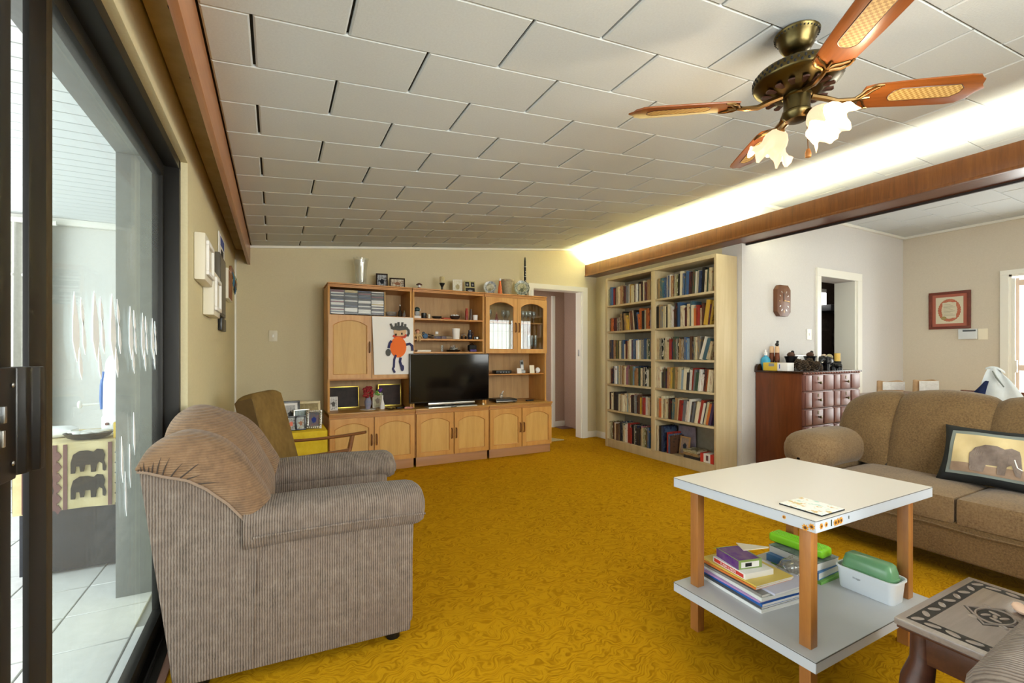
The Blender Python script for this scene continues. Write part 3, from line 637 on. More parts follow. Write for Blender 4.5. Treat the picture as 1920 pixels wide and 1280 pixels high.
b = MB(); t_ = bmesh.new(); vs = [t_.verts.new(onc(.02-u*1.15, .062+v*1.15, .0075)) for u, v in EL2]; t_.faces.new(vs); bmesh.ops.triangulate(t_, faces=t_.faces[:]); bmesh.ops.subdivide_edges(t_, edges=t_.edges[:], cuts=4, use_grid_fill=True)
for v_ in t_.verts: v_.co.x = onc(v_.co.y, v_.co.z, .0085)[0]
b.join(t_); b.build('elephant_print', speckle('elephant_grey', '8b7d74', '6f625a', 18, .9, 0), cu, smooth=0)
MB().tube([onc(-.085, .15, .009), onc(-.1, .11, .01), onc(-.118, .1, .009)], .003, 6).build('tusk_print', M_paper, cu)
# ================================================================== tables in front
M_lamb = mat('laminate_dark_seam', '55524c', .6)
tb = thing('coffee_table', 'white laminate two-tier coffee table on pine legs', 'table', (1.50, .82, 0))
TWd, TD = .795, .572
box(0, TWd, 0, TD, .588, .626, .0015, 1).build('tabletop', M_lame, tb)
box(.001, TWd-.001, .001, TD-.001, .6255, .6275).build('tabletop_laminate', M_lam, tb)
box(0, TWd, 0, TD, .147, .183, .0015, 1).build('shelf', M_lame, tb); box(.001, TWd-.001, .001, TD-.001, .1825, .1845).build('shelf_laminate', M_lams, tb)
box(-.0012, TWd+.0012, -.0012, TD+.0012, .6245, .6258).build('dark_seam', M_lamb, tb); box(-.0012, TWd+.0012, -.0012, TD+.0012, .1815, .1828).build('dark_seam', M_lamb, tb)
for x in (.048, TWd-.088):
    for y in (.042, TD-.084):
        lg = MB(); lg.box(x, x+.038, y, y+.038, 0, .147, .002); lg.box(x, x+.038, y, y+.038, .185, .588, .002); lg.build('leg', M_pine, tb)
M_sun, M_sund = mat('sunflower_yellow', 'd9962a', .6), mat('sunflower_brown', '5a3312', .7)
def flower(y, z, r, face):
    b = MB(); b.mi = 0
    pts = [((r*(1 if i % 2 else .62))*math.cos(i*PI/8), (r*(1 if i % 2 else .62))*math.sin(i*PI/8)) for i in range(16)]
    if face == 'x': b.prism([(y+u, z+v) for u, v in pts], 0, -.0016, -.0004); b.mi = 1; b.prism([(y+u*.5, z+v*.5) for u, v in pts], 0, -.0022, -.0014)
    else: b.prism([(y+u, z+v) for u, v in pts], 1, -.0016, -.0004); b.mi = 1; b.prism([(y+u*.5, z+v*.5) for u, v in pts], 1, -.0022, -.0014)
    b.build('flower_sticker', [M_sun, M_sund], tb, smooth=0)
for y, z, r in ((.012, .606, .011), (.032, .597, .012), (.1, .609, .007)): flower(y, z, r, 'x')
for x, z, r in ((.028, .607, .01), (.055, .608, .009), (.108, .605, .012), (.124, .606, .012), (.14, .607, .012)): flower(x, z, r, 'y')
box(.083, .087, -.0016, -.0004, .598, .618).build('leaf_sticker', mat('dark_green_print', '33402a', .7), tb); box(.186, .189, -.0016, -.0004, .604, .614).build('leaf_sticker', MATS['dark_green_print'], tb)
# things on the coffee table
def flowers_mat():
    m = mat('floral_tile_print', 'e3e6e0', .3); v = coords(m); f = noise(m, v, 30, 4, .6)
    setcol(m, ramp(m, f, [(.36, 'a9cfc4'), (.43, 'e6e9e4'), (.54, 'e6e9e4'), (.6, 'c9a24e'), (.68, 'b9cba0')])); return m
o = thing('table_tile', 'square floral tile lying on the white table top', 'tile', (1.555, .832, .6277))
box(0, .135, 0, .14, 0, .004, .001).build('base', M_matte, o); box(.002, .133, .002, .138, .004, .006).build('printed_face', flowers_mat(), o)
zs = .1847
def mag(label, dx, dy, w_, d_, h_, z, rz, col, edge='dcdcd8', cover=None):
    o = thing('magazine', label, 'magazine', (1.605+dx, 1.07+dy, z), math.radians(rz), group='magazines on the table shelf')
    box(0, w_, 0, d_, .0008, h_-.0008).build('pages', mat('mag_pages_'+edge, edge, .8), o)
    b = MB(); b.box(0, w_+.001, -.001, d_+.001, h_-.0008, h_); b.box(0, w_+.001, -.001, d_+.001, 0, .0008); b.box(-.0008, .0, -.001, d_+.001, 0, h_)
    b.build('cover', mat('mag_cover_'+col, col, .35), o); return z+h_
z = zs
z = mag('thin white magazine at the bottom of the pile', .0, .0, .22, .29, .012, z, -6, 'e9e9e9')
z = mag('dark grey magazine second from the bottom of the pile', .005, .003, .215, .285, .01, z, -5, '4b4d52')
z = mag('bright blue magazine low in the pile on table shelf', .005, .0, .215, .285, .011, z, -6, '2a62b0')
z = mag('magazine with a lilac spine above the blue one', .004, .01, .215, .285, .007, z, -5, 'b58fc4')
z = mag('pale mint white magazine in the middle of the pile', .008, .004, .215, .285, .013, z, -7, 'dfe5e2')
z = mag('grey photo magazine in the middle of the pile', .012, .006, .215, .28, .01, z, -5, '8d8c88')
z = mag('pale lavender magazine jutting out of the pile', .05, -.02, .215, .28, .008, z, -4, 'c5c6da')
z = mag('orange spined activity book in the pile', .012, .03, .205, .275, .008, z, -4, 'd07a3a')
z = mag('yellow spined magazine just under the card box', .015, .03, .205, .27, .006, z, -5, 'd9c05a')
z0 = z
o = thing('card_game_box', 'flat white box with a red lettered side on magazines', 'box', (1.625, 1.15, z), math.radians(-9))
box(0, .145, 0, .17, 0, .022, .001).build('carton', M_paper, o); box(-.0012, 0, .008, .162, .004, .018).build('red_band', mat('red_print', 'cf3b32', .5), o)
text('FLASH CARDS', 'lettering', .013, M_paper, o, (-.0018, .085, .011), (PI/2, 0, -PI/2))
o2 = thing('card_pack', 'purple and green card pack on top of the pile', 'box', (1.635, 1.185, z+.022), math.radians(-14))
box(0, .11, 0, .13, 0, .035, .001).build('carton', mat('green_card', '8aa35a', .5), o2); b = MB(); b.box(-.0012, 0, .0, .13, .0, .034); b.box(.003, .1, .004, .126, .035, .0362); b.build('purple_print', [speckle('purple_print', '5d2d85', '7d5f86', 25, .5, 0)], o2)
box(.012, .095, -.0012, 0, .006, .028).build('barcode_label', M_paper, o2); box(.03, .06, -.0018, -.001, .01, .024).build('barcode', M_matte, o2)
MB().prism([(.0, .0), (.075, 0), (.07, .045), (.01, .04)], 2, 0, .0015).build('open_flap', mat('lime_card', 'a4d654', .7), o2, loc=(.0, .13, .034), rot=(math.radians(-28), 0, 0))
tag(MB().prism([(0, 0), (.12, .02), (.125, .028), (.01, .075)], 2, 0, .003).build('envelope', M_cream, loc=(1.735, 1.235, z+.0592), rot=(0, 0, math.radians(-25))), 'cream envelope lying on the purple card pack', 'envelope')
o = thing('story_book', 'thick book with a blue spine behind the plastic bag', 'book', (2.03, 1.10, zs+.0125), math.radians(2))
box(0, .165, 0, .22, 0, .028).build('pages', mat('mag_pages_dcdcd8', 'dcdcd8', .8), o); b = MB(); b.box(-.002, .167, -.002, .222, .028, .031); b.box(-.002, .167, -.002, .222, -.0, .002); b.box(-.003, .0, -.002, .222, 0, .031); b.build('cover', mat('spine_blue', '4c7fb8', .4), o)
o = thing('photo_book', 'dark photo covered book under the lime pencil box', 'book', (2.04, 1.11, zs+.0445), math.radians(-2))
box(0, .15, 0, .215, 0, .03).build('pages', MATS['mag_pages_dcdcd8'], o); box(-.002, .152, -.002, .217, .03, .033).build('cover', speckle('mixed_photo_cover', '8f9aa0', '3a3f45', 22, .3, 0), o)
o = thing('pencil_box', 'lime green ribbed plastic pencil box on the books', 'case', (2.17, 1.118, zs+.078), math.radians(92))
b = MB(); b.box(0, .24, 0, .075, 0, .04, .012, 3)
for i in range(5): b.box(.01, .23, .008+.014*i, .014+.014*i, .038, .0425, .002)
b.build('case', mat('lime_plastic', '8fdc2e', .3), o); box(.2, .22, -.002, .0, .012, .026, .001).build('clasp', M_steel, o)
o = thing('plastic_bag', 'clear crinkled plastic bag of toys on the table shelf', 'bag', (1.93, 1.14, zs+.0))
random.seed(3)
b = MB(); t_ = bmesh.new(); bmesh.ops.create_icosphere(t_, subdivisions=4, radius=1)
for v in t_.verts:
    k = 1+.12*math.sin(9*v.co.x+3*v.co.z)*math.cos(7*v.co.y)+.06*random.random(); v.co = Vector((v.co.x*.085*k, v.co.y*.055*k, .058+v.co.z*.05*k))
b.join(t_); b.build('bag', M_clear, o)
b = MB()
for i in range(14): b.ball((random.uniform(-.05, .05), random.uniform(-.03, .03), random.uniform(.03, .085)), .02, 1.2, .9, .8, 8)
b.build('toys', speckle('mixed_toys', '9a8f7e', '3b3430', 40, .5, 0), o)
tag(box(0, .182, 0, .215, 0, .012, .001).build('green_folder', speckle('green_print', '7fb860', '6fa452', 10, .5, 0), loc=(2.022, 1.085, zs), rot=(0, 0, 0)), 'green printed folder behind the front table leg', 'folder')
# white tub with green lunch box
tu = thing('plastic_tub', 'white plastic tub on the right of the table shelf', 'tub', (2.075, .852, zs))
def rrect(w_, d_, r, n=6):
    P = []
    for cx, cy, a0 in ((w_-r, d_-r, 0), (r, d_-r, 90), (r, r, 180), (w_-r, r, 270)):
        P += [(cx+r*math.cos(math.radians(a0+90*i/n)), cy+r*math.sin(math.radians(a0+90*i/n))) for i in range(n+1)]
    return P
def tubmesh(levels, w_, d_, r):
    t = bmesh.new(); rows = []
    for ins, z in levels:
        P = rrect(w_-2*ins, d_-2*ins, max(r-ins, .004)); rows.append([t.verts.new((u+ins, v+ins, z)) for u, v in P])
    for a, c in zip(rows, rows[1:]):
        n = len(a)
        for i in range(n): t.faces.new((a[i], a[(i+1) % n], c[(i+1) % n], c[i]))
    t.faces.new(rows[0][::-1]); t.faces.new(rows[-1]); bmesh.ops.recalc_face_normals(t, faces=t.faces); return MB().join(t)
tubmesh([(.014, 0), (.011, .004), (.003, .083), (-.003, .085), (-.003, .092), (.003, .092), (.006, .085), (.014, .008)], .112, .212, .03).build('tub', mat('white_tub_plastic', 'e4e9ef', .35), tu)
text('image', 'lettering', .012, mat('grey_print', '9aa0a4', .6), tu, (.0035, .13, .06), (PI/2, 0, -PI/2))
lb = thing('lunch_box', 'translucent green lunch box sitting in the white tub', 'lunch box', (2.088, .866, zs+.012))
M_grn = mat('translucent_green', '86c08e', .25, trans=.35)
tubmesh([(.012, 0), (.006, .008), (.002, .07), (-.001, .072), (-.001, .08), (.003, .082)], .086, .185, .03).build('base', M_grn, lb)
tubmesh([(.003, .082), (.004, .10), (.012, .125), (.022, .132)], .086, .185, .03).build('lid', M_grn, lb)
box(.015, .07, .02, .165, .015, .05, .01).build('contents', mat('brown_contents', '7d6a50', .8), lb)
# carved side table
ct_ = thing('carved_table', 'small dark carved wooden table by the corner armchair', 'table', (1.464, .352, 0))
box(0, .474, 0, .252, .432, .45, .004).build('tabletop', M_cherryt, ct_)
box(.004, .47, .004, .248, .424, .433, .003).build('top_edge', M_cherry, ct_)
b = MB(); b.box(.03, .444, .024, .04, .35, .425, .003); b.box(.03, .444, .212, .228, .35, .425, .003); b.box(.024, .04, .03, .222, .35, .425, .003); b.box(.434, .45, .03, .222, .35, .425, .003); b.build('apron', M_cherry, ct_)
for x, sx in ((.045, -1), (.429, 1)):
    for y, sy in ((.045, -1), (.207, 1)):
        MB().tube([(x, y, .43), (x, y, .345), (x+sx*.012, y+sy*.008, .29), (x+sx*.022, y+sy*.014, .23), (x+sx*.01, y+sy*.006, .12), (x-sx*.002, y, .04), (x+sx*.014, y+sy*.01, .0)], [.026, .028, .036, .033, .02, .015, .024], 10).build('leg', M_cherry, ct_)
M_gr = mat('carving_groove', '1a120d', .7)
b = MB(); b.box(.022, .452, .018, .05, .4495, .4503); b.box(.022, .452, .202, .234, .4495, .4503); b.box(.022, .056, .05, .202, .4495, .4503); b.box(.418, .452, .05, .202, .4495, .4503); b.build('carved_border', M_gr, ct_)
def leafo(x, y, rz, l, w_):
    MB().ball((0, 0, 0), 1, l, w_, .0022, 12).build('carved_leaf', M_cherryt, ct_, loc=(x, y, .4503), rot=(0, 0, rz))
for i in range(9):
    x = .045+.048*i
    for y in (.034, .218): leafo(x, y, .5 if i % 2 else -.5, .017, .008)
for i in range(4):
    y = .065+.04*i
    for x in (.039, .435): leafo(x, y, 1.9 if i % 2 else 1.2, .017, .009)
b = MB(); b.prism([(.157, .126), (.237, .063), (.317, .126), (.237, .189)], 2, .4495, .4503); b.build('carved_diamond', M_gr, ct_, smooth=0)
b = MB()
for k, r in ((0, .064), (1, .047)):
    P = [(.237+r*1.12*math.cos(a)*(1 if k else 1), .126+r*.88*math.sin(a)) for a in [i*PI/2 for i in range(5)]] if k == 0 else [(.237+.05*math.cos(i*PI/10), .126+.036*math.sin(i*PI/10)) for i in range(21)]
    b.tube([(u, v, .4503) for u, v in P], .0032, 6)
b.build('carved_ring', M_cherryt, ct_)
for i in range(4): leafo(.237+.022*math.cos(i*PI/2+.4), .126+.017*math.sin(i*PI/2+.4), i*PI/2+1.2, .014, .006)
for a, c in ((.19, .155), (.284, .155), (.19, .097), (.284, .097)): leafo(a, c, .7, .013, .009)
leafo(.237, .126, .3, .012, .005)
b = MB(); b.ball((0, 0, .012), .02, 1.5, .8, .6, 12); o = tag(b.build('seashell', mat('pink_shell', 'f0cdb4', .35), loc=(1.785, .452, .4515), rot=(0, 0, .6)), 'small smooth pink shell on the carved table', 'shell')
# ================================================================== wall unit along the back wall
XS = [.444, 1.264, 2.084, 2.90]; YB0, YB1 = 4.53, 5.06; YU0 = 4.66
def handle(parent, x, z, m=None, y=0):
    b = MB(); b.tube([(x, y, z+.052), (x, y-.018, z+.045), (x, y-.02, z), (x, y-.018, z-.045), (x, y, z-.052)], [.007, .0075, .0075, .0075, .007], 6)
    return b.build('handle', wood('dark_handle_wood', '7a4a1c', '633a14', None, 1, 2), parent)
def door(parent, x0, x1, z0, z1, side, inset=.04, hz=None, glass=False):
    # raised frame with an arched sunk panel
    f = MB(); t = bmesh.new(); y = 0
    outer = [(x0, z0), (x1, z0), (x1, z1), (x0, z1)]; zs, zt = z1-.1, z1-.048
    P = arc_poly(x0+inset, x1-inset, z0+inset, zs, zt, 14)
    # frame = two half loops (left, right) so that the arch opening stays open
    crown = len(P)//2+1
    arcp = P[2:]                       # from right spring over the crown to left spring
    mid = arcp[len(arcp)//2]; xm = (x0+x1)/2
    rgt = [(xm, z0), (x1, z0), (x1, z1), (xm, z1), mid]+arcp[:len(arcp)//2][::-1]+[P[1], (xm, z0+inset)]
    lft = [(xm, z0+inset), P[0]]+arcp[len(arcp)//2+1:][::-1]+[mid, (xm, z1), (x0, z1), (x0, z0), (xm, z0)]
    f.prism(rgt, 1, -.02, 0); f.prism(lft, 1, -.02, 0)
    o = f.build('door', M_oak, parent, 30)
    b = MB(); b.tube([(u, -.0135, v) for u, v in P]+[(P[0][0], -.0135, P[0][1])], .006, 6); b.build('panel_moulding', M_oakd, o)
    p = MB(); p.prism(P, 1, -.0085 if not glass else -.010, -.003 if not glass else -.006); p.build('glass_pane' if glass else 'panel', M_cglass if glass else M_oakp, o, 30)
    hx = x1-inset*.45 if side > 0 else x0+inset*.45
    handle(o, hx, hz if hz else (z0+z1)/2, y=-.02); return o
def moulding(parent, w_, z0, z1, y, name):
    b = MB(); n = 3; h = (z1-z0)/n
    for i in range(n): b.box(-.004*(i+1)*0, w_, y-.006*i-.003, y+.03, z0+h*i+.0012, z0+h*(i+1)-.0012, .002)
    return b.build(name, M_oakd, parent)
names = ['left', 'middle', 'right']
BASE = []
for i in range(3):
    x0, x1 = XS[i], XS[i+1]; W_ = x1-x0-.006
    c = thing('base_cabinet', ['oak base cabinet with arched doors beside the yellow table', 'oak base cabinet with arched doors under the television', 'oak base cabinet with arched doors nearest the passage'][i], 'cabinet', (x0+.003, YB0, 0), group='oak base cabinets')
    b = MB(); b.box(0, W_, .022, YB1-YB0, .095, .545); b.build('body', M_oakd, c)
    box(.01, W_-.01, .03, .05, 0, .095, .002).build('plinth', wood('pinkish_plinth', 'b88a62', 'a87a52', None, .6, 0), c)
    h2 = W_/2
    for s in (0, 1): door(c, .006+h2*s, h2*(s+1)-.004-(.003 if s else 0), .1, .538, 1 if s == 0 else -1, .042).location.y = .02
    moulding(c, W_, .545, .578, .012, 'moulding')
    box(-.002, W_+.002, -.012, YB1-YB0, .578, .592, .003).build('counter', wood('oak_counter', 'b98a44', 'a57636', 'c6994f', .8, 0, .35), c)
    BASE.append(c)
zc = .592
def upper(i, label):
    x0, x1 = XS[i], XS[i+1]; W_ = x1-x0-.006; D = YB1-YU0
    c = thing('hutch', label, 'cabinet', (x0+.003, YU0, zc), group='oak wall unit hutches')
    for x in (0, W_-.02): box(x, x+.02, 0, D, 0, 1.205, .002).build('side_panel', M_oak, c)
    box(.02, W_-.02, D-.012, D, 0, 1.205).build('back_panel', M_oakin, c)
    box(0, W_, 0, D, 1.205, 1.22).build('top_board', M_oakd, c)
    moulding(c, W_, 1.205, 1.245, .0, 'cornice_moulding'); box(-.002, W_+.002, -.016, D, 1.235, 1.246, .003).build('cap', M_oakd, c)
    return c, W_, D
# left hutch
h, W_, D = upper(0, 'oak hutch with CD shelf and arched doors on the left')
box(.02, W_-.02, .0, D-.012, .922, .94, .002).build('shelf', M_oakd, h); box(.02, W_-.02, .0, D-.012, .302, .32, .002).build('shelf', M_oakd, h)
door(h, .004, W_/2-.003, .318, .936, 1, .042, .625); door(h, W_/2+.001, W_-.003, .318, .936, -1, .042, .625)
# middle hutch
h, W_, D = upper(1, 'open shelved oak hutch above the television')
for z in (.934, .72, .582): box(.02, W_-.02, .0, D-.012, z-.018, z, .002).build('shelf', M_oakd, h)
# right hutch
h, W_, D = upper(2, 'oak hutch with two arched glass doors on the right')
box(.02, W_-.02, .0, D-.012, .565, .585, .002).build('shelf', M_oakd, h); box(.02, W_-.02, .04, D-.012, .915, .93, .002).build('shelf', M_oakd, h); box(.02, W_-.02, .03, D-.012, .316, .328, .002).build('shelf', M_oakd, h)
door(h, .004, W_/2-.003, .568, 1.2, 1, .045, .865, True); door(h, W_/2+.001, W_-.004, .568, 1.2, -1, .045, .865, True)
# ---- CD cases and rack
rk = thing('cd_rack', 'black four-column rack holding CDs in the left hutch', 'rack', (.474, 4.685, 1.534))
for k in range(5): box(.127*k-.003, .127*k+.003, 0, .13, 0, .244).build('divider', M_black, rk)
box(-.003, .511, .125, .13, 0, .244).build('rack_back', M_black, rk); box(.512, .52, -.005, .13, 0, .247, .001).build('end_board', M_oakp, rk)
cme = box(0, .119, 0, .115, 0, .0108, .0008, 1).build('cd_case', M_black); cdme = cme.data; bpy.data.objects.remove(cme)
cdcols = ['1a1b1c', '1a1b1c', '2a2c2e', 'd8dad6', 'd8dad6', '8f9290', '15181a', '6a3438', '3b4650', 'c9cbc6', 'b8a878', '2d3c58']
for q in cdcols: mat('cd_'+q, q, .25)
ordn = lambda n: f"{n}{'th' if 10 <= n % 100 <= 20 else {1: 'st', 2: 'nd', 3: 'rd'}.get(n % 10, 'th')}"
cnm = {'1a': 'black', '15': 'black', '2a': 'charcoal', 'd8': 'white', '8f': 'grey', '6a': 'dark red', '3b': 'slate', 'c9': 'pale grey', 'b8': 'tan', '2d': 'navy'}
random.seed(11)
for k in range(4):
    for r in range(19):
        q = random.choice(cdcols); o = link('cd_case', cdme, None, (.4785+.127*k, 4.688+random.uniform(-.004, .003), 1.7645-.01235*r)); 
        o.material_slots[0].link = 'OBJECT'; o.material_slots[0].material = MATS['cd_'+q]
        tag(o, f"{cnm[q[:2]]} CD case, {ordn(r+1)} from the top in {['the leftmost', 'the second', 'the third', 'the rightmost'][k]} rack column", 'cd case', 'CD cases in the rack')
# ---- small objects: P(x, ybottom-less) helper puts a thing at pixel column x, depth Y, on height z
def P(x, Y, z): v = at(x, HY, Y=Y); return (v.x, Y, z)
def wid(px, Y): return px*(Y*math.cos(YAW)+at(800, HY, Y=Y).x*math.sin(YAW))/F
def frame(name, label, loc, w_, h_, fw, fm, pm, rotz=0, tilt=10, depth=.012, group=None, matm=None):
    t = thing(name, label, 'photo frame', loc, group=group, rot=(math.radians(-tilt), 0, rotz))
    b = MB()
    for x0, x1, z0, z1 in ((-w_/2, w_/2, 0, fw), (-w_/2, w_/2, h_-fw, h_), (-w_/2, -w_/2+fw, fw, h_-fw), (w_/2-fw, w_/2, fw, h_-fw)): b.box(x0, x1, -depth/2, depth/2, z0, z1, min(.002, fw/4))
    b.build('frame', fm, t)
    if matm: box(-w_/2+fw, w_/2-fw, -.002, .003, fw, h_-fw).build('mount', matm, t)
    k = .02 if matm else 0
    box(-w_/2+fw+k, w_/2-fw-k, -.003 if matm else -.001, .003, fw+k, h_-fw-k).build('picture', pm, t)
    box(-.012, .012, depth/2, depth/2+.003, .0, h_*.6).build('strut', M_matte, t)
    return t
TOP = 1.839; Yt = 4.83
cv = thing('crystal_vase', 'tall cut crystal vase on top of the wall unit', 'vase', P(677, Yt, TOP))
MB().lathe([(.045, 0), (.048, .01), (.052, .08), (.062, .2), (.072, .27), (.075, .285), (.069, .285), (.056, .19), (.044, .06), (0, .02)], 32, fn=lambda a, t, r, z: (r*(1+.05*math.sin(8*a+26*z*6)*(1 if t < .6 else 0)), z+(.006*math.sin(10*a) if .5 < t < .62 else 0))).build('vase', M_crystal, cv)
M_dk = wood('dark_frame_wood', '2e1c12', '24150d', None, 1, 2)
frame('framed_photo', 'tall dark wooden photo frame on top of the wall unit', P(716, 4.86, TOP), .12, .165, .014, M_dk, photo('photo_couple', 'b9bcc2', '1d1f2a'), -.2, 14)
frame('framed_photo', 'wide dark wooden photo frame on top of the wall unit', P(745, 4.79, TOP), .16, .115, .014, M_dk, photo('photo_faces', 'd9d2bd', '9b6b4f', '7d5a42'), -.2, 14)
mu = thing('mushroom_figure', 'little figurine with a brown mushroom hat on the unit top', 'figurine', P(786, Yt, TOP))
MB().lathe([(.026, 0), (.028, .012), (.018, .03), (.013, .034), (0, .035)], 14).build('base', mat('dark_red_glaze', '7a2418', .4), mu); MB().lathe([(.015, .03), (.015, .055), (.01, .062), (0, .063)], 12).build('face', M_paper, mu)
MB().lathe([(.034, .058), (.03, .066), (.015, .077), (0, .08)], 16).build('hat', mat('brown_glaze', '5c2c1e', .4), mu)
ca = thing('candle_holder', 'pillar candle in a black turned holder on the unit', 'candle', P(829, Yt, TOP))
MB().lathe([(.024, 0), (.024, .006), (.01, .014), (.012, .03), (.009, .045), (.014, .06), (.03, .09), (.032, .096), (0, .096)], 18).build('holder', M_black, ca)
MB().lathe([(.027, .096), (.027, .165), (.022, .168), (0, .166)], 18).build('candle', speckle('ivory_wax', 'd8cfa4', 'b9a878', 20, .6, 0), ca); MB().cyl((0, 0, .165), (0, 0, .176), .0015, 6).build('wick', M_matte, ca)
frame('framed_photo', 'white folding photo card with a figure on the unit top', P(858, 4.83, TOP), .105, .155, .006, M_paper, photo('photo_pale', 'e2dcc0', 'b8aa80', 'f2efe4'), -.3, 10)
f4 = thing('framed_photo', 'cream multi-photo frame of three dark pictures on the unit', 'photo frame', P(882, 4.84, TOP), rot=(math.radians(-10), 0, -.05))
box(-.065, .065, 0, .008, 0, .155, .001).build('card', mat('khaki_card', 'b5ab7c', .7), f4)
for x0, x1, z0, z1 in ((-.055, -.008, .085, .14), (.012, .055, .085, .14), (-.055, .055, .008, .07)): box(x0, x1, -.002, 0, z0, z1).build('photo', photo('photo_dark', '1e2024', '8f8f92'), f4)
def plate(label, x, Y, r, m1, m2, z=TOP, rotz=0, scal=0):
    t = thing('display_plate', label, 'plate', P(x, Y, z), rot=(0, 0, rotz))
    M = Matrix.Translation((0, 0, r+.012)) @ Matrix.Rotation(math.radians(78), 4, 'X')
    MB().lathe([(0, .004), (r*.62, .004), (r*.7, .0), (r, .012), (r, .016), (r*.7, .006), (r*.62, .010), (0, .010)], 40, M=M, fn=(lambda a, t_, rr, zz: (rr*(1+scal*math.cos(14*a)*(rr > r*.8)), zz))).build('plate', m1, t)
    MB().lathe([(0, .0102), (r*.6, .0102), (r*.6, .0115), (0, .0115)], 32, M=M).build('decoration', m2, t)
    b = MB()
    for s in (-1, 1): b.tube([(s*r*.55, -.035, .002), (s*r*.5, -.03, .02), (s*r*.5, .0, .006), (s*r*.5, .03, .04), (s*r*.5, .045, .002)], .004, 6)
    b.build('stand', M_matte, t)
def platem(name, c1, c2, sc): m = mat(name, c1, .25); f = noise(m, coords(m), sc, 4, .7); setcol(m, ramp(m, f, [(.42, c2), (.56, c1)])); return m
plate('blue-grey patterned plate on a stand next to the orange bottle', 919, Yt, .075, platem('plate_blue', 'c9ccc4', '8b8f96', 30), platem('plate_blue_c', 'd5d2bd', '8f8868', 22), rotz=-.5)
ob = thing('bottle_vase', 'slender orange glass bottle on the unit top', 'bottle', P(937.5, 4.78, TOP))
MB().lathe([(.026, 0), (.027, .01), (.022, .08), (.012, .15), (.012, .165)], 16).build('bottle', mat('orange_glass', 'dd6a34', .2, spec=.6), ob); MB().lathe([(.012, .165), (.0125, .185), (.01, .195), (0, .195)], 12).build('cap', M_paper, ob)
vs_ = thing('ceramic_vase', 'flared grey stoneware vase behind the orange bottle', 'vase', P(951, 4.92, TOP))
MB().lathe([(.045, 0), (.048, .02), (.062, .12), (.074, .185), (.082, .19), (.082, .21), (.074, .212), (.06, .17), (0, .15)], 28).build('vase', speckle('stoneware', 'b5ab90', '9b9178', 60, .8, .1), vs_)
plate('scalloped plate with a tree picture in front of the clarinet', 978.5, 4.80, .092, platem('plate_tree', 'b9bfae', '6a7468', 34), platem('plate_tree_c', 'c5c4a0', '5f6650', 16), scal=.03, rotz=-.4)
cl = thing('clarinet', 'upright black clarinet with silver rings on the unit', 'clarinet', P(984.5, 4.93, TOP))
MB().lathe([(.04, 0), (.042, .01), (.012, .03), (0, .03)], 16).build('stand', M_matte, cl)
MB().lathe([(.0, .02), (.028, .025), (.02, .06), (.0145, .1), (.0145, .26), (.016, .262), (.016, .27), (.0145, .272), (.0145, .38), (.016, .382), (.016, .39), (.013, .395), (.0125, .46), (.01, .485), (.007, .51), (0, .51)], 14).build('body', M_black, cl)
for z in (.27, .39, .1): MB().lathe([(.0172, z-.004), (.0172, z+.004)], 14, cap=False).build('ring', M_silver, cl)
b = MB()
for i in range(7): b.ball((-.003, -.016, .13+.03*i+(.02 if i > 3 else 0)), .006, 1, .5, 1, 8)
b.build('keys', M_silver, cl)
tag(box(0, .03, 0, .006, 0, .1, .001).build('white_card', M_paper, loc=P(996, 4.86, TOP)), 'narrow white card beside the scalloped plate on the unit', 'card')
# ---- left hutch, beside the CDs
zz = 1.534
o = thing('glass_bowl', 'clear glass bowl on the CD shelf', 'bowl', P(733, 4.80, zz)); MB().lathe([(.03, 0), (.032, .006), (.05, .02), (.062, .055), (.059, .055), (.045, .02), (0, .012)], 24).build('bowl', M_clear, o)
o = thing('spirit_bottle', 'slim dark bottle in the corner of the CD shelf', 'bottle', P(750, 4.83, zz)); MB().lathe([(.02, 0), (.02, .06), (.008, .085), (.007, .13), (0, .132)], 14).build('bottle', mat('dark_bottle_glass', '3a3228', .15), o); MB().lathe([(.0085, .125), (.0085, .14), (0, .14)], 10).build('cap', M_silver, o)
o = thing('perfume_bottle', 'small pale bottle beside the dark one on CD shelf', 'bottle', P(758, 4.77, zz)); MB().lathe([(.016, 0), (.017, .035), (.008, .05), (.007, .07), (0, .072)], 14).build('bottle', M_clear, o); MB().lathe([(.009, .06), (.009, .078), (0, .078)], 10).build('cap', M_brass, o)
# ---- painting hung over the right arched door
pt = thing('child_painting', "child's painting of an orange bodied figure on the hutch", 'painting', (XS[0]+.408, 4.618, .945))
MB().grid(lambda u, v: (.412*u+.02*(1-v)*(1-u), -.004*math.sin(PI*v)-.006*(1-u)*(1-v), .578*v), 8, 8).build('paper', M_paper, pt)
def paint(poly, m, n, y=-.0155): MB().prism(poly, 1, y, y+.006).build(n, m, pt, smooth=0)
sx, sz = .412/1390*1.0, None
def px_(u, v): return ((u-790)/600*.412, .578-(v)/1.0)     # helper unused scale
M_or, M_nv, M_gy, M_fc, M_rd = mat('orange_paint', 'ee6f1c', .7), mat('navy_paint', '26285a', .7), mat('grey_paint', '4c4d4c', .7), mat('skin_paint', 'd9b48c', .7), mat('red_paint', 'c8462c', .7)
def q(x, y): v = at(600+x/8, 620+y/8, Y=4.63); return (v.x-(XS[0]+.408), v.z-.945)
def blob(cx, cy, rx, ry, n=20, wob=0): return [q(cx+rx*math.cos(2*PI*i/n)*(1+wob*math.sin(3*i)), cy+ry*math.sin(2*PI*i/n)*(1+wob*math.cos(2*i))) for i in range(n)]
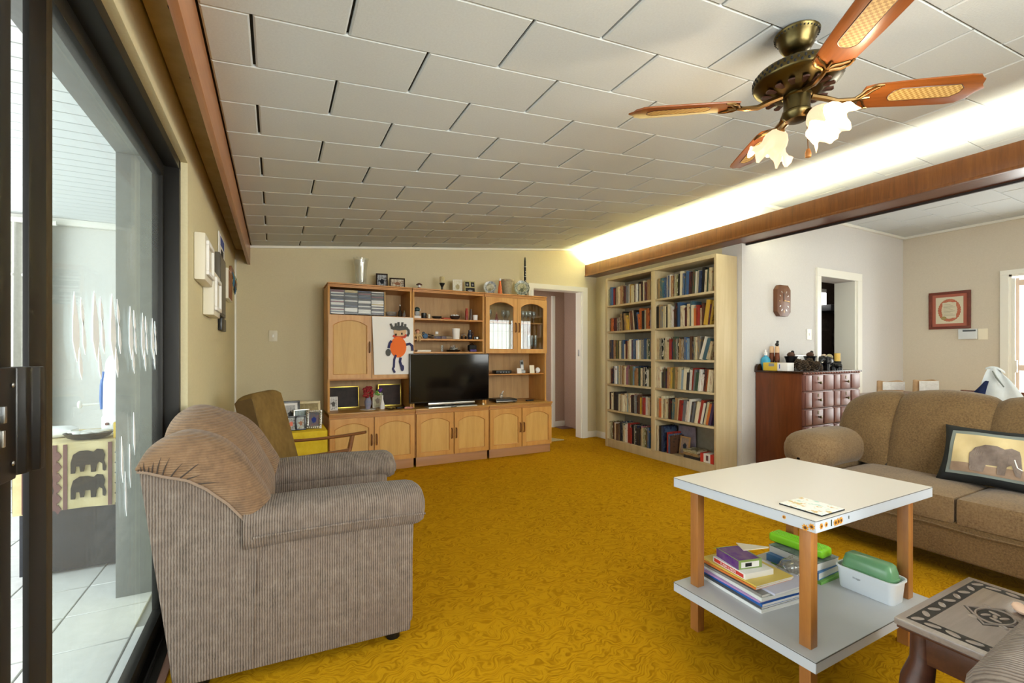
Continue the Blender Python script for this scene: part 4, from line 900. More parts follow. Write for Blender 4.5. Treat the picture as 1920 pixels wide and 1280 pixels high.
def stroke(pts, w_):
    L, R = [], []
    for i, (x, y) in enumerate(pts):
        a, c = pts[max(i-1, 0)], pts[min(i+1, len(pts)-1)]; dx, dy = c[0]-a[0], c[1]-a[1]; l = math.hypot(dx, dy) or 1
        L.append(q(x-dy/l*w_, y+dx/l*w_)); R.append(q(x+dy/l*w_, y-dx/l*w_))
    return L+R[::-1]
paint(blob(1190, 15, 95, 75), M_fc, 'painted_face', -.0145)
paint(stroke([(1090, 70), (1120, 95), (1190, 100), (1260, 95), (1290, 60)], 18), M_rd, 'painted_mouth', -.0155)
paint(blob(1165, 245, 120, 155), M_or, 'painted_body', -.0165)
paint(stroke([(1065, 150), (1035, 190), (1020, 260)], 18), M_nv, 'painted_arm', -.0175); paint(blob(1015, 325, 38, 55), M_gy, 'painted_hand', -.017)
paint(stroke([(1280, 208), (1335, 195), (1372, 225), (1378, 300)], 18), M_nv, 'painted_arm', -.0175)
paint(stroke([(1130, 360), (1105, 430), (1100, 540), (1085, 570), (1115, 625)], 15), M_nv, 'painted_leg', -.0175)
paint(stroke([(1200, 400), (1190, 460), (1215, 540)], 18), M_nv, 'painted_leg', -.0175); paint(blob(1225, 555, 26, 48), M_nv, 'painted_foot', -.0178)
paint(blob(1185, -38, 128, 34, 24, .06), M_gy, 'painted_hair', -.0162)
for x0, y0, x1, y1 in ((1075, -30, 1050, -105), (1120, -45, 1128, -112), (1165, -55, 1168, -128), (1215, -55, 1228, -125), (1262, -45, 1270, -100)): paint(stroke([(x0, y0), ((x0+x1)/2+5, (y0+y1)/2), (x1, y1)], 15), M_gy, 'painted_hair', -.0166)
paint(stroke([(1285, -40), (1318, -5), (1322, 40), (1300, 82)], 17), M_gy, 'painted_hair', -.0166)
for x in (1130, 1218): paint(blob(x, 58 if x < 1200 else 45, 13, 18, 10), M_matte, 'painted_eye', -.0165)
# ---- left hutch lower compartment
zl = .5925
M_gold = mat('gilt_frame', 'b9a24a', .3, .8)
frame('landscape_frame', 'gilt framed dark picture leaning at the left of the counter', P(645, 4.94, zl), .30, .225, .012, M_gold, speckle('dark_picture_a', '3a2b22', '171210', 7, .5, 0), 0, 4)
frame('landscape_frame', 'gilt framed dark picture behind the white bud vase', P(731, 4.95, zl), .25, .235, .012, M_gold, speckle('dark_picture_b', '4a342b', '1a1512', 5, .5, 0), 0, 4)
frame('portrait_card', 'black and white portrait photo in front of left gilt frame', P(625, 4.80, zl), .082, .135, .006, M_paper, photo('bw_portrait', 'd8d8d6', '4a4744', '8d8a88'), 0, 6)
frame('portrait_card', 'faded portrait photo standing behind the flower vases', P(708, 4.86, zl), .1, .15, .004, M_paper, photo('faded_portrait', 'cdc6a8', '8a7a68', 'b5ae8c'), 0, 5)
o = thing('flower_vase', 'mauve china vase of dried red flowers on the counter', 'vase', P(690, 4.72, zl+.006))
MB().lathe([(.022, 0), (.024, .01), (.034, .05), (.036, .075), (.026, .1), (.02, .115), (.024, .12), (0, .1)], 20).build('vase', speckle('mauve_glaze', '9a8c9c', '6f7f9a', 18, .3, 0), o)
b = MB(); random.seed(5)
for i in range(34):
    a, r = random.uniform(0, 2*PI), random.uniform(0, .055); b.ball((r*math.cos(a)-.012, r*math.sin(a)*.6, .16+random.uniform(-.035, .06)), .017, 1, 1, .9, 7)
b.build('blooms', speckle('dried_red_flowers', 'b0413f', '6d1f26', 40, .9, 0), o); o.children[-1]['kind'] = 'stuff'
b = MB()
for i in range(9): a = i*.7; b.tube([(0, 0, .1), (.03*math.cos(a)-.006, .015*math.sin(a), .15)], .0018, 5)
b.build('stems', mat('dry_stem', '7d6a3a', .9), o); o.children[-1]['kind'] = 'stuff'
o = thing('bud_vase', 'white bud vase with a purple flower on the counter', 'vase', P(717, 4.70, zl))
MB().lathe([(.022, 0), (.026, .02), (.02, .05), (.008, .1), (.009, .14), (0, .13)], 18).build('vase', M_paper, o)
b = MB(); b.ball((-.025, 0, .19), .02, 1, .8, 1.1, 8); b.ball((-.012, 0, .2), .014, 1, .8, 1.1, 8); b.build('flower', mat('purple_petals', '5a2f80', .8), o)
b = MB(); b.tube([(0, 0, .13), (-.01, 0, .16), (-.022, 0, .185)], .003, 5)
for a in (2.2, 2.9, 3.6): b.ball((-.05+.01*math.cos(a*3), 0, .165+.018*math.sin(a*2)), .016, 1.3, .4, .7, 7)
b.build('leaves', mat('fern_green', '5d8a3a', .8), o)
tag(MB().lathe([(.075, 0), (.078, .003), (0, .005)], 30, fn=lambda a, t, r, z: (r*(1+.06*math.cos(12*a)), z)).build('doily', M_paper, loc=P(690, 4.72, zl)), 'white lace doily under the red flower vase', 'doily')
o = thing('trinket_dish', 'small dark dish of beads on the counter', 'dish', P(733, 4.64, zl)); MB().lathe([(.03, 0), (.05, .012), (.052, .016), (.03, .006), (0, .005)], 20).build('dish', M_dk, o)
b = MB(); random.seed(8)
for i in range(22): b.ball((random.uniform(-.035, .035), random.uniform(-.03, .03), .014), .008, 1, 1, 1, 6)
b.build('beads', speckle('mixed_beads', 'b98a3a', '7d8a5a', 90, .4, 0), o); o.children[-1]['kind'] = 'stuff'
tag(MB().box(-.05, .05, -.02, .02, 0, .016, .005).build('black_case', M_black, loc=P(751, 4.66, zl), rot=(0, 0, .3)), 'flat black spectacle case on the counter', 'case')
tag(MB().tube([(-.04, 0, .006), (-.01, .012, .008), (.02, -.01, .006), (.045, .006, .007)], [.008, .01, .009, .006], 8).build('pink_scarf', mat('pink_fabric', 'd79a94', .9), loc=P(766, 4.63, zl)), 'crumpled pink cloth beside the television foot', 'cloth')
# ---- television
tv = thing('television', 'black flat-screen television on the middle cabinet', 'television', (1.66, 4.60, zl), math.radians(1))
box(-.446, .446, -.02, .02, .052, .562, .006, 2).build('housing', M_black, tv)
box(-.436, .436, -.0215, -.0195, .066, .552).build('screen', mat('tv_screen', '050506', .08, spec=.6), tv)
b = MB(); b.box(-.06, .06, .0, .03, .01, .08, .004); b.build('neck', M_black, tv)
box(-.27, .27, -.10, .07, 0, .012, .005).build('stand', mat('pale_silver', 'c9ccc8', .3, .6), tv)
box(-.26, .26, -.055, -.045, .03, .052, .003).build('trim_bar', M_silver, tv); box(-.03, .03, -.104, -.1, .001, .01, .001).build('sensor', M_black, tv)
tag(MB().lathe([(.012, 0), (.012, .02), (0, .02)], 10).build('cork', M_cream, loc=P(906, 4.58, zl)), 'tiny cream cork by the right foot of television', 'cork')
# ---- middle hutch shelves
z1, z2, z3 = 1.527, 1.313, 1.175
def cupt(name, label, x, Y, z, prof, m, cat='mug', seg=20, hnd=None):
    o = thing(name, label, cat, P(x, Y, z)); MB().lathe(prof, seg).build('body', m, o)
    if hnd: r, zz_, s = hnd; MB().tube([(r, 0, zz_+s), (r+s, 0, zz_+s*.6), (r+s, 0, zz_-s*.6), (r, 0, zz_-s)], .004, 6).build('handle', m, o)
    return o
o = thing('toy_robot', 'white and green toy dog on the upper shelf', 'toy', P(782, 4.74, z1))
MB().pillow(.07, .05, .03, .2, 6, (0, 0, .015)).build('feet', M_paper, o); MB().ball((0, 0, .055), .03, 1, .8, 1, 12).build('body', mat('toy_grey', 'a8adb0', .4), o)
b = MB(); b.ball((0, 0, .095), .03, 1.1, .9, .9, 12); b.build('head', mat('toy_dark_green', '2c3f3c', .4), o)
for s in (-1, 1): MB().ball((s*.03, 0, .095), .011, .6, 1, 1.2, 8).build('ear', M_paper, o)
cupt('mug', 'black mug next to the toy dog', 795, 4.74, z1, [(.026, 0), (.028, .004), (.028, .06), (.025, .06), (.024, .008), (0, .008)], M_black, hnd=(.028, .03, .014))
tag(box(-.012, .012, 0, .004, 0, .05).build('cream_tag', M_cream, loc=P(805, 4.73, z1), rot=(0, 0, .3)), 'cream paper tag leaning beside the black mug', 'tag')
cupt('bowl', 'low dark glazed bowl on the upper shelf', 819, 4.75, z1, [(.025, 0), (.05, .015), (.056, .03), (.052, .03), (.03, .01), (0, .008)], mat('dark_glaze', '2e2c2a', .3), 'bowl')
tag(MB().box(-.045, .045, -.03, .03, 0, .016, .006).build('red_purse', mat('red_leather', 'b4472e', .5), loc=P(836, 4.71, z1), rot=(0, 0, .2)), 'flat red purse on the upper shelf', 'purse')
o = cupt('bowl', 'dark bowl heaped with white shells on the upper shelf', 853, 4.75, z1, [(.03, 0), (.05, .02), (.058, .042), (.054, .042), (.03, .012), (0, .01)], mat('brown_dark_bowl', '3a2a24', .35), 'bowl')
for i in range(6): MB().ball((.03*math.cos(i), .03*math.sin(i), .045), .016, 1.1, 1, .8, 8).build('shell', M_paper, o)
cupt('flask', 'dark red flask on the upper shelf', 875, 4.76, z1, [(.017, 0), (.018, .1), (.014, .115), (.014, .135), (0, .136)], mat('red_flask', '9a3226', .3), 'flask', 14)
cupt('flask', 'grey brown flask beside the dark red one', 883, 4.77, z1, [(.015, 0), (.016, .1), (.012, .112), (.012, .128), (0, .129)], mat('grey_flask', '6b5f58', .3, .4), 'flask', 14)
cupt('mug', 'small white mug at the right of the upper shelf', 891, 4.73, z1, [(.024, 0), (.026, .004), (.029, .06), (.026, .06), (.022, .008), (0, .008)], M_paper)
o = thing('rag_doll', 'small tan doll sitting on the second shelf edge', 'doll', P(783, 4.685, z2))
MB().ball((0, 0, .03), .022, 1, .8, 1.2, 10).build('body', mat('doll_tan', 'c9a878', .9), o); MB().ball((0, 0, .072), .02, 1, .9, 1, 10).build('head', mat('doll_face', 'd6a080', .9), o); MB().ball((0, .005, .082), .022, 1.1, .9, .7, 10).build('hair', mat('doll_hair', '8a4a2a', .9), o)
for s in (-1, 1):
    MB().tube([(s*.01, 0, .012), (s*.012, -.035, .012), (s*.011, -.045, -.03)], [.009, .009, .007], 7).build('leg', MATS['doll_tan'], o); MB().tube([(s*.018, 0, .045), (s*.042, -.008, .02), (s*.05, -.012, .004)], [.008, .007, .006], 7).build('arm', MATS['doll_tan'], o)
o = thing('soft_toy', 'blue and grey soft toy beside the doll', 'toy', P(797, 4.75, z2)); MB().ball((0, 0, .03), .03, 1.1, .9, 1, 10).build('body', mat('blue_plush', '4f6f8f', .9), o); MB().ball((-.02, -.01, .06), .017, 1, 1, 1, 8).build('head', mat('grey_plush', '5a5f63', .9), o)
random.seed(21)
cl_ = [('coiled black cable on the second shelf', 'cable', 810, '1b1b1d'), ('blue pouch on the second shelf', 'pouch', 820, '38406a'), ('purple striped pouch on the second shelf', 'pouch', 832, '6a5a70'), ('pale brown pouch behind the white cup', 'pouch', 841, '9a8468')]
o = thing('cable', cl_[0][0], 'cable', P(808, 4.73, z2)); MB().tube([(.03*math.cos(a/4), .022*math.sin(a/4), .006+.0012*a) for a in range(40)], .004, 6).build('cord', M_black, o)
for lb_, ct2, x, col in cl_[1:]: tag(MB().pillow(.075, .05, .034, .4, 6, (0, 0, .017)).build('pouch', speckle('pouch_'+col, col, '8a8078', 30, .8, 0), loc=P(x, 4.75, z2), rot=(0, 0, random.uniform(-.4, .4))), lb_, ct2)
o = thing('acrylic_stand', 'clear acrylic stand behind the pouches on second shelf', 'stand', P(819, 4.86, z2)); box(-.018, .018, 0, .003, 0, .085).build('plate', M_clear, o); box(-.015, .015, -.004, 0, .06, .085).build('label', M_paper, o)
cupt('tumbler', 'large white tumbler on the second shelf', 855, 4.73, z2, [(.034, 0), (.037, .004), (.045, .118), (.042, .118), (.033, .01), (0, .01)], M_paper, 'cup', 24)
o = thing('headphones', 'black headphones lying beside the white tumbler', 'headphones', P(869, 4.73, z2)); MB().tube([(-.02, 0, .02), (-.015, .0, .05), (.01, 0, .06), (.026, 0, .045), (.028, 0, .018)], .005, 6).build('band', M_silver, o)
for x in (-.02, .028): MB().ball((x, 0, .02), .017, .7, 1, 1.1, 10).build('ear_cup', M_black, o)
cupt('jug', 'dark navy jug on the second shelf', 881, 4.76, z2, [(.02, 0), (.026, .01), (.028, .05), (.018, .085), (.02, .105), (0, .1)], mat('navy_glaze', '1a2236', .2), 'jug', hnd=(.024, .065, .016))
o = thing('camera_toy', 'small black camera at the right end of second shelf', 'camera', P(893, 4.72, z2)); box(-.028, .028, -.012, .012, 0, .034, .004).build('body', M_black, o); MB().cyl((0, -.012, .017), (0, -.024, .017), .011, 12).build('lens', M_silver, o)
for k in range(3): tag(box(-.075, .075, -.05, .05, 0, .0058).build('notepad', [M_cream, M_paper, M_cream][k], loc=(P(791, 4.76, 0)[0], 4.73, z3+.006*k), rot=(0, 0, .06*k)), ['bottom cream notepad of the pile on the lowest shelf', 'middle white notepad of the pile on the lowest shelf', 'top cream notepad of the pile on the lowest shelf'][k], 'notepad', 'notepads on the lowest shelf')
o = thing('key_tray', 'black tray of silver odds on the lowest open shelf', 'tray', P(850, 4.74, z3)); MB().lathe([(.055, 0), (.075, .02), (.072, .02), (.053, .004), (0, .004)], 24, fn=lambda a, t, r, z: (r*(1+.15*abs(math.cos(a))), z)).build('tray', M_black, o)
b = MB(); random.seed(4)
for i in range(16): b.tube([(random.uniform(-.05, .05), random.uniform(-.03, .03), .02), (random.uniform(-.05, .05), random.uniform(-.03, .03), random.uniform(.04, .075)), (random.uniform(-.05, .05), random.uniform(-.03, .03), .022)], .004, 5)
b.build('odds', M_silver, o); o.children[-1]['kind'] = 'stuff'
cupt('glass_tumbler', 'clear glass beside the black tray on the shelf', 829, 4.75, z3, [(.012, 0), (.015, .07), (.013, .07), (.011, .004), (0, .004)], M_clear, 'glass', 14)
o = thing('camera_bag', 'black and purple camera bag on the lowest shelf', 'bag', P(885, 4.75, z3)); MB().pillow(.085, .06, .07, .2, 6, (0, 0, .045)).build('bag', M_matte, o); MB().pillow(.075, .05, .03, .3, 6, (.002, -.016, .015)).build('pocket', mat('purple_nylon', '4f3a78', .6), o); MB().tube([(-.03, 0, .07), (0, 0, .095), (.03, 0, .07)], .005, 6).build('strap', M_black, o)
# ---- right hutch
z4 = .922
o = thing('router', 'black router on the small right hutch shelf', 'router', P(941, 4.78, z4)); box(-.1, .1, -.06, .06, 0, .038, .008).build('case', M_black, o)
for i in range(4): box(-.05+.035*i, -.035+.035*i, -.0612, -.0598, .012, .024).build('marking', mat('grey_mark', '8d9296', .5), o)
o = thing('cordless_phone', 'silver cordless telephone standing in its cradle', 'telephone', P(979, 4.78, z4), -.2)
MB().box(-.032, .032, -.035, .035, 0, .035, .008).build('cradle', mat('pale_grey_plastic', 'b5b9ba', .4), o)
hs = MB(); hs.box(-.022, .022, -.012, .012, .0, .135, .008); hs.cyl((.014, 0, .13), (.014, 0, .15), .004, 8); hh = hs.build('handset', mat('handset_grey', '9aa0a2', .35), o, loc=(0, .0, .02), rot=(math.radians(-12), 0, 0)); box(-.014, .014, -.0135, -.0115, .085, .115).build('display', M_black, hh); box(-.015, .015, -.0135, -.0115, .02, .075).build('keypad', mat('key_white', 'dfe2e2', .4), hh)
for x, wv_, h_, lb_ in ((974, .055, .062, 'small white card leaning on the telephone cradle'), (998, .062, .095, 'cream card standing right of the telephone')): tag(box(-wv_/2, wv_/2, 0, .003, 0, h_).build('note_card', M_cream if x > 980 else M_paper, loc=P(x, 4.72, z4), rot=(math.radians(-10), 0, -.1)), lb_, 'card')
o = thing('desk_clock', 'tiny round white clock at the end of the shelf', 'clock', P(1008.5, 4.74, z4)); MB().lathe([(.0, 0), (.03, 0), (.032, .008), (.026, .018), (0, .018)], 20, M=Matrix.Translation((0, .008, .034)) @ Matrix.Rotation(math.radians(80), 4, 'X')).build('case', M_paper, o); box(-.018, .018, 0, .02, 0, .01, .003).build('foot', M_paper, o)
o = thing('dvd_player', 'flat black disc player on the right counter', 'player', P(943, 4.75, zl)); box(-.135, .135, -.1, .1, .008, .042, .006).build('case', M_black, o); box(-.13, .13, -.102, -.1, .012, .02, .0005).build('tray_slot', M_silver, o)
for x in (-.11, .11): box(x-.012, x+.012, -.08, -.06, 0, .008).build('foot', M_matte, o)
o = thing('glass_swan', 'clear glass swan ornament on the disc player', 'ornament', P(940, 4.74, zl+.0425)); MB().lathe([(.014, 0), (.022, .02), (.02, .045), (.01, .055), (0, .056)], 16).build('body', M_clear, o); MB().tube([(.005, 0, .05), (.016, 0, .075), (.024, 0, .085), (.03, 0, .07)], [.006, .005, .005, .003], 7).build('neck', M_paper, o)
tag(MB().box(-.05, .05, -.018, .018, 0, .014, .005).build('remote_control', M_matte, loc=P(993, 4.70, zl), rot=(0, 0, .2)), 'dark remote control on the right counter', 'remote')
# glassware behind the glass doors
wg = thing('wine_glass', 'wine glass on the upper glass shelf, leftmost of the row', 'glass', P(980, 4.84, 1.523)); MB().lathe([(.026, 0), (.004, .004), (.004, .06), (.02, .08), (.028, .11), (.025, .15), (.024, .15), (.026, .11), (0, .075)], 16).build('glass', M_clear, wg)
for i, lb_ in enumerate(['wine glass second from left on the upper glass shelf', 'wine glass third from left on the upper glass shelf', 'wine glass rightmost on the upper glass shelf']): dup(wg, P(986.5+7*i, 4.86-.03*(i % 2), 1.523), 0, lb_, 'wine glasses in the hutch')
wg['group'] = 'wine glasses in the hutch'
tl = thing('champagne_flute', 'tall flute in the lower glass cupboard, left one', 'glass', P(991, 4.82, 1.178)); MB().lathe([(.024, 0), (.004, .004), (.004, .05), (.018, .08), (.021, .2), (.019, .2), (.016, .085), (0, .07)], 14).build('glass', M_clear, tl); tl['group'] = 'flutes in the hutch'
dup(tl, P(997, 4.86, 1.178), 0, 'tall flute in the lower glass cupboard, middle one', 'flutes in the hutch'); dup(tl, P(1004, 4.83, 1.178), 0, 'tall flute in the lower glass cupboard, right one', 'flutes in the hutch')
o = thing('lady_figurine', 'red dressed lady figurine behind the left glass door', 'figurine', P(931, 4.84, 1.523)); MB().lathe([(.03, 0), (.026, .03), (.01, .07), (.012, .085), (.006, .1), (0, .1)], 14).build('dress', mat('red_glaze', '8f2a2e', .3), o); MB().ball((0, 0, .112), .011, 1, 1, 1.1, 10).build('head', mat('doll_face', 'd6a080', .9), o)
for x, lb_ in ((918, 'goblet left of the lady figurine behind glass'), (944, 'goblet right of the lady figurine behind glass'), (952, 'goblet at the inner end behind the left glass door')): dup(wg, P(x, 4.88, 1.523), 0, lb_, 'wine glasses in the hutch')
lc = thing('lace_curtain', 'white net curtain inside the left glass door', 'curtain', (2.13, 4.70, 1.18)); MB().grid(lambda u, v: (.31*u, .006*math.sin(u*60), .315*v), 60, 2).build('net', mat('white_net', 'f0f2f4', .9), lc)  # pale sheets stand in for a window curtain reflected in the glass doors
lc2 = thing('lace_curtain', 'narrow white net curtain inside the right glass door', 'curtain', (2.55, 4.70, 1.18)); MB().grid(lambda u, v: (.045*u, .006*math.sin(u*14), .315*v), 20, 2).build('net', MATS['white_net'], lc2)
# ================================================================== bookcase and books
BX0, BX1 = 3.678, 3.975; BY0, BY1 = 2.898, 4.515
bc_ = thing('bookcase', 'tall pale wooden double bookcase filled with paperbacks', 'bookcase', (BX0, BY0, 0))
L = BY1-BY0; Dp = BX1-BX0
for y in (0, L-.038): box(0, Dp, y, y+(.025 if y == 0 else .038), 0, 2.095, .001).build('side_panel', M_book, bc_)
box(0, Dp-.012, 3.675-BY0, 3.734-BY0, .09, 2.06, .001).build('divider', M_book, bc_)
box(0, Dp, .025, L-.038, 2.062, 2.095, .001).build('top', M_book, bc_); box(.004, .02, .025, L-.038, 0, .09, .001).build('plinth', M_book, bc_)
M_bback = speckle('bookcase_back_board', 'a39a86', '978e7a', 20, .8, 0)
for y0, y1 in ((.025, .21), (.213, 3.675-BY0), (3.734-BY0, 3.734-BY0+.14), (3.734-BY0+.143, L-.038)): box(Dp-.012, Dp-.006, y0, y1, .09, 2.062).build('back_board', M_bback, bc_)
SH = [1.749, 1.430, 1.091, .784, .462, .100]
BAY = [(3.734, 4.477), (2.923, 3.675)]
for z in SH:
    for y0, y1 in BAY: box(.001, Dp-.012, y0-BY0, y1-BY0, z-.022, z, .001).build('shelf', M_book, bc_)
bt = MB(); bt.mi = 0
t_ = bmesh.new()
bt.box(0, 1, 0, 1, 0, .985); bm0 = bt.bm
bme = bpy.data.meshes.new('book')                                   # unit book: spine at x=0, y thickness, z height; pages sunk at the top
B_ = MB(); B_.mi = 0
B_.box(0, 1, 0, .1, 0, 1); B_.box(0, 1, .9, 1, 0, 1)
B_.prism([(.1, 0), (.9, 0), (.9, 1), (.1, 1)], 0, 0, .03); B_.mi = 1; B_.box(.03, .97, .1, .9, .01, .975)
B_.bm.to_mesh(bme); B_.bm.free(); bt.bm.free(); bme.materials.append(M_black); bme.materials.append(mat('book_pages', 'd8ccb0', .9))
COLS = {'cream': 'd8cfae', 'white': 'd9d6cc', 'ivory': 'cbbf98', 'black': '1c1a1a', 'charcoal': '37322f', 'navy': '232c48', 'blue': '3f6088', 'pale blue': '8fa6b4', 'red': '9c2f26', 'maroon': '5c2224', 'orange': 'c46a34', 'yellow': 'c9a23c', 'green': '3c5240', 'teal': '41646a', 'olive': '6f6a40', 'brown': '5f4230', 'tan': 'a88a5e', 'grey': '7c7a74', 'pink': 'b0707a', 'purple': '4b3558'}
def bookm(n, k):
    nm = f'book_{n}_{k}'
    if nm in MATS: return MATS[nm]
    m = mat(nm, COLS[n], .45); nz = noise(m, coords(m, (1, 3, 1), 'Generated', (0, 0, k)), 3.2+k, 2, .6)
    alt = ['e6dfc4', '2a2522', 'b8923e', '8a3a30', '4a5e78'][(k*3+len(n)) % 5]
    setcol(m, mixc(m, ramp(m, nz, [(.5+.05*k, (0, 0, 0)), (.54+.05*k, (.75, .75, .75))]), COLS[n], alt)); return m
rowname = ['top', 'second', 'third', 'fourth', 'fifth', 'bottom']
random.seed(42)
pal = list(COLS)
wts = [17, 14, 12, 9, 7, 4, 5, 5, 4, 3, 3, 4, 4, 3, 4, 5, 8, 7, 2, 2]
NB = 0
def put_book(y, wth, hgt, dep, z, lean, colr, label, xo=0, grp='books in the bookcase'):
    global NB
    o = bpy.data.objects.new('book', bme); COL.objects.link(o); NB += 1
    o.scale = (dep, wth, hgt); o.location = (BX0+.012+xo, y, z); o.rotation_euler = (lean, 0, 0)
    o.material_slots[0].link = 'OBJECT'; o.material_slots[0].material = bookm(colr, random.randrange(3)); tag(o, label, 'book', grp); return o
spec = {(0, 0): (.20, .235, 0, 'plain'), (0, 1): (.215, .25, .06, 'plain'), (1, 0): (.20, .245, 0, ''), (1, 1): (.205, .26, .0, ''), (2, 0): (.21, .235, 0, ''), (2, 1): (.21, .245, 0, ''),
        (3, 0): (.20, .23, 0, ''), (3, 1): (.20, .235, .12, ''), (4, 0): (.19, .225, 0, ''), (4, 1): (.205, .235, .22, ''), (5, 0): (.18, .235, 0, '')}
for r in range(6):
    for bay in range(2):
        if (r, bay) == (5, 1): continue
        hmin, hmax, leanmax, _ = spec[(r, bay)]; y0, y1 = BAY[bay]; y = y1-.004; n = 0; lastl = 0     # image left = larger y
        while True:
            wth = random.choice([.018, .022, .026, .028, .03, .034, .038]); frac = (y1-y)/(y1-y0)
            lean = 0
            if leanmax: lean = leanmax*min(1, max(0, frac-.15)*1.6)
            if (r, bay) in ((1, 0),): lean = -.10 if .3 < frac < .75 else 0
            if (r, bay) == (2, 1) and frac > .74: lean = .30
            if (r, bay) == (1, 1) and frac > .78: lean = .15
            if lean < 0 and lastl == 0: y -= .026
            lastl = lean
            hgt = random.uniform(hmin, hmax)*(.82 if r in (1, 2, 3) and random.random() < .2 else 1)
            if (r, bay) == (1, 0) and frac < .24: hgt = .155+random.random()*.01
            step = wth/math.cos(lean)+.0008
            tail = hgt*math.sin(abs(lean)) if lean > 0 else 0
            if y-step-tail*1.0 < y0+.004: break
            n += 1; colr = random.choices(pal, wts)[0]
            if (r, bay) == (1, 0) and frac < .24: colr = ['maroon', 'black', 'brown', 'orange', 'maroon'][n % 5]
            if (r, bay) == (1, 1) and frac > .78: colr = ['yellow', 'yellow', 'maroon'][n % 3]
            if (r, bay) == (2, 0) and frac < .12: colr = 'navy'
            adj = 'leaning ' if abs(lean) > .08 else ''
            yy = y-wth*math.cos(lean)-(0 if lean <= 0 else 0)
            zz_ = SH[r]+.001+(wth*math.sin(-lean) if lean < 0 else 0)
            if lean < 0: yy = y-wth*math.cos(lean); zz_ = SH[r]+.001-0+wth*math.sin(abs(lean))*1.0
            put_book(yy, wth-.0006, hgt, random.uniform(.13, .19), zz_, lean, colr, f"{adj}{colr} book, {ordn(n)} from the left on the {rowname[r]} shelf of the {['left', 'right'][bay]} bay", random.uniform(0, .03))
            y -= step
# bottom right compartment: big books, framed picture, lying books, red and white box
zb = SH[5]+.001
for i, (y, wth, hgt, dep, colr, lb_) in enumerate([(3.63, .03, .27, .2, 'cream', 'tall cream book at the left of the lowest right compartment'), (3.598, .03, .275, .2, 'black', 'tall black album beside the cream one, bottom right bay'), (3.566, .03, .27, .2, 'navy', 'tall navy spined album in the bottom right bay'), (3.5, .018, .22, .19, 'red', 'red book in front of the grey album, bottom right bay'), (3.478, .02, .20, .18, 'blue', 'blue grey book beside the red one, bottom right bay'), (3.455, .018, .19, .18, 'brown', 'brown book left of the small picture, bottom right bay')]):
    put_book(y, wth, hgt, dep, zb, 0, colr, lb_, 0)
tag(box(.12, .138, 0, .22, 0, .28, .002).build('album', speckle('grey_album', '9a8f9a', '857a86', 18, .6, 0), loc=(BX0+.1, 3.33, zb)), 'large grey album standing flat at the back, bottom right bay', 'album')
frame('framed_picture', 'small brown framed picture leaning in the bottom right bay', (BX0+.09, 3.36, zb+.002), .13, .19, .016, wood('tan_frame', 'a8865a', '8f6e44', None, 1, 2), photo('picture_grey', '8d8478', '2c3440', 'a88a80'), -PI/2, 8)
for i, (colr, lb_) in enumerate([('charcoal', 'dark book lying flat under the tan one, bottom right bay'), ('tan', 'tan paperback lying flat in the bottom right bay'), ('olive', 'olive paperback lying on the tan one, bottom right bay')]):
    o = put_book(3.12+.03*i, .028, .20-.015*i, .16, zb+.0282*i, 0, colr, lb_); o.rotation_euler = (-PI/2, 0, 0); o.location = (BX0+.02, 3.10+.02*i, zb+.0282*(i+1))
o = thing('card_box', 'red and white box lying at the right of lowest shelf', 'box', (BX0+.015, 2.94, zb), 0)
box(0, .11, 0, .15, 0, .085, .002).build('carton', M_paper, o)
for y in (0, .115): box(-.0012, .111, y-.001, y+.036, -.0, .0862).build('red_end', mat('red_print', 'cf3b32', .5), o)
box(-.0014, 0, .06, .085, .02, .07).build('printed_figure', M_cb, o)
# ================================================================== wall objects, dining side
ck = thing('wall_clock', 'brown octagonal wooden wall clock with brass numerals', 'clock', (4.573, 2.85, 1.69))
def octo(w_, h_, c_): return [(-w_/2+c_, -h_/2), (w_/2-c_, -h_/2), (w_/2, -h_/2+c_), (w_/2, h_/2-c_), (w_/2-c_, h_/2), (-w_/2+c_, h_/2), (-w_/2, h_/2-c_), (-w_/2, -h_/2+c_)]
M_ckw = wood('clock_wood', '6b4226', '5a341c', '7a4f30', 1, 2)
MB().prism(octo(.22, .315, .045), 1, -.045, -.001, .003).build('case', M_ckw, ck)
for i in range(12):
    a = 2*PI*i/12; MB().box(-.004, .004, -.0465, -.045, -.011, .011).build('numeral', M_silver if i % 3 else M_brassl, ck, loc=(.075*math.sin(a), 0, .105*math.cos(a)-.005), rot=(0, a, 0))
MB().box(-.004, .004, -.048, -.0465, -.005, .075).build('hand', M_black, ck, loc=(-.004, 0, .0), rot=(0, -.05, 0))
MB().box(-.004, .004, -.049, -.0475, -.005, .09).build('hand', M_brassl, ck, loc=(0, 0, .0), rot=(0, 1.68, 0)); MB().cyl((0, -.0455, 0), (0, -.051, 0), .008, 12).build('hub', M_brassl, ck)
def switch(label, loc, rot, w_, h_):
    t = thing('light_switch', label, 'switch', loc, rot=rot); box(-w_/2, w_/2, -.008, 0, -h_/2, h_/2, .002).build('plate', mat('switch_cream', 'd8d0b8', .4) if 'back' in label else M_white, t); box(-.008, .008, -.013, -.008, -.014, .014, .001).build('rocker', M_white, t)
switch('cream light switch plate on the back wall', (-.015, 5.079, 1.328), (0, 0, 0), .075, .108); switch('white light switch plate beside the kitchen doorway', (5.075, 2.849, 1.36), (0, 0, 0), .085, .112)
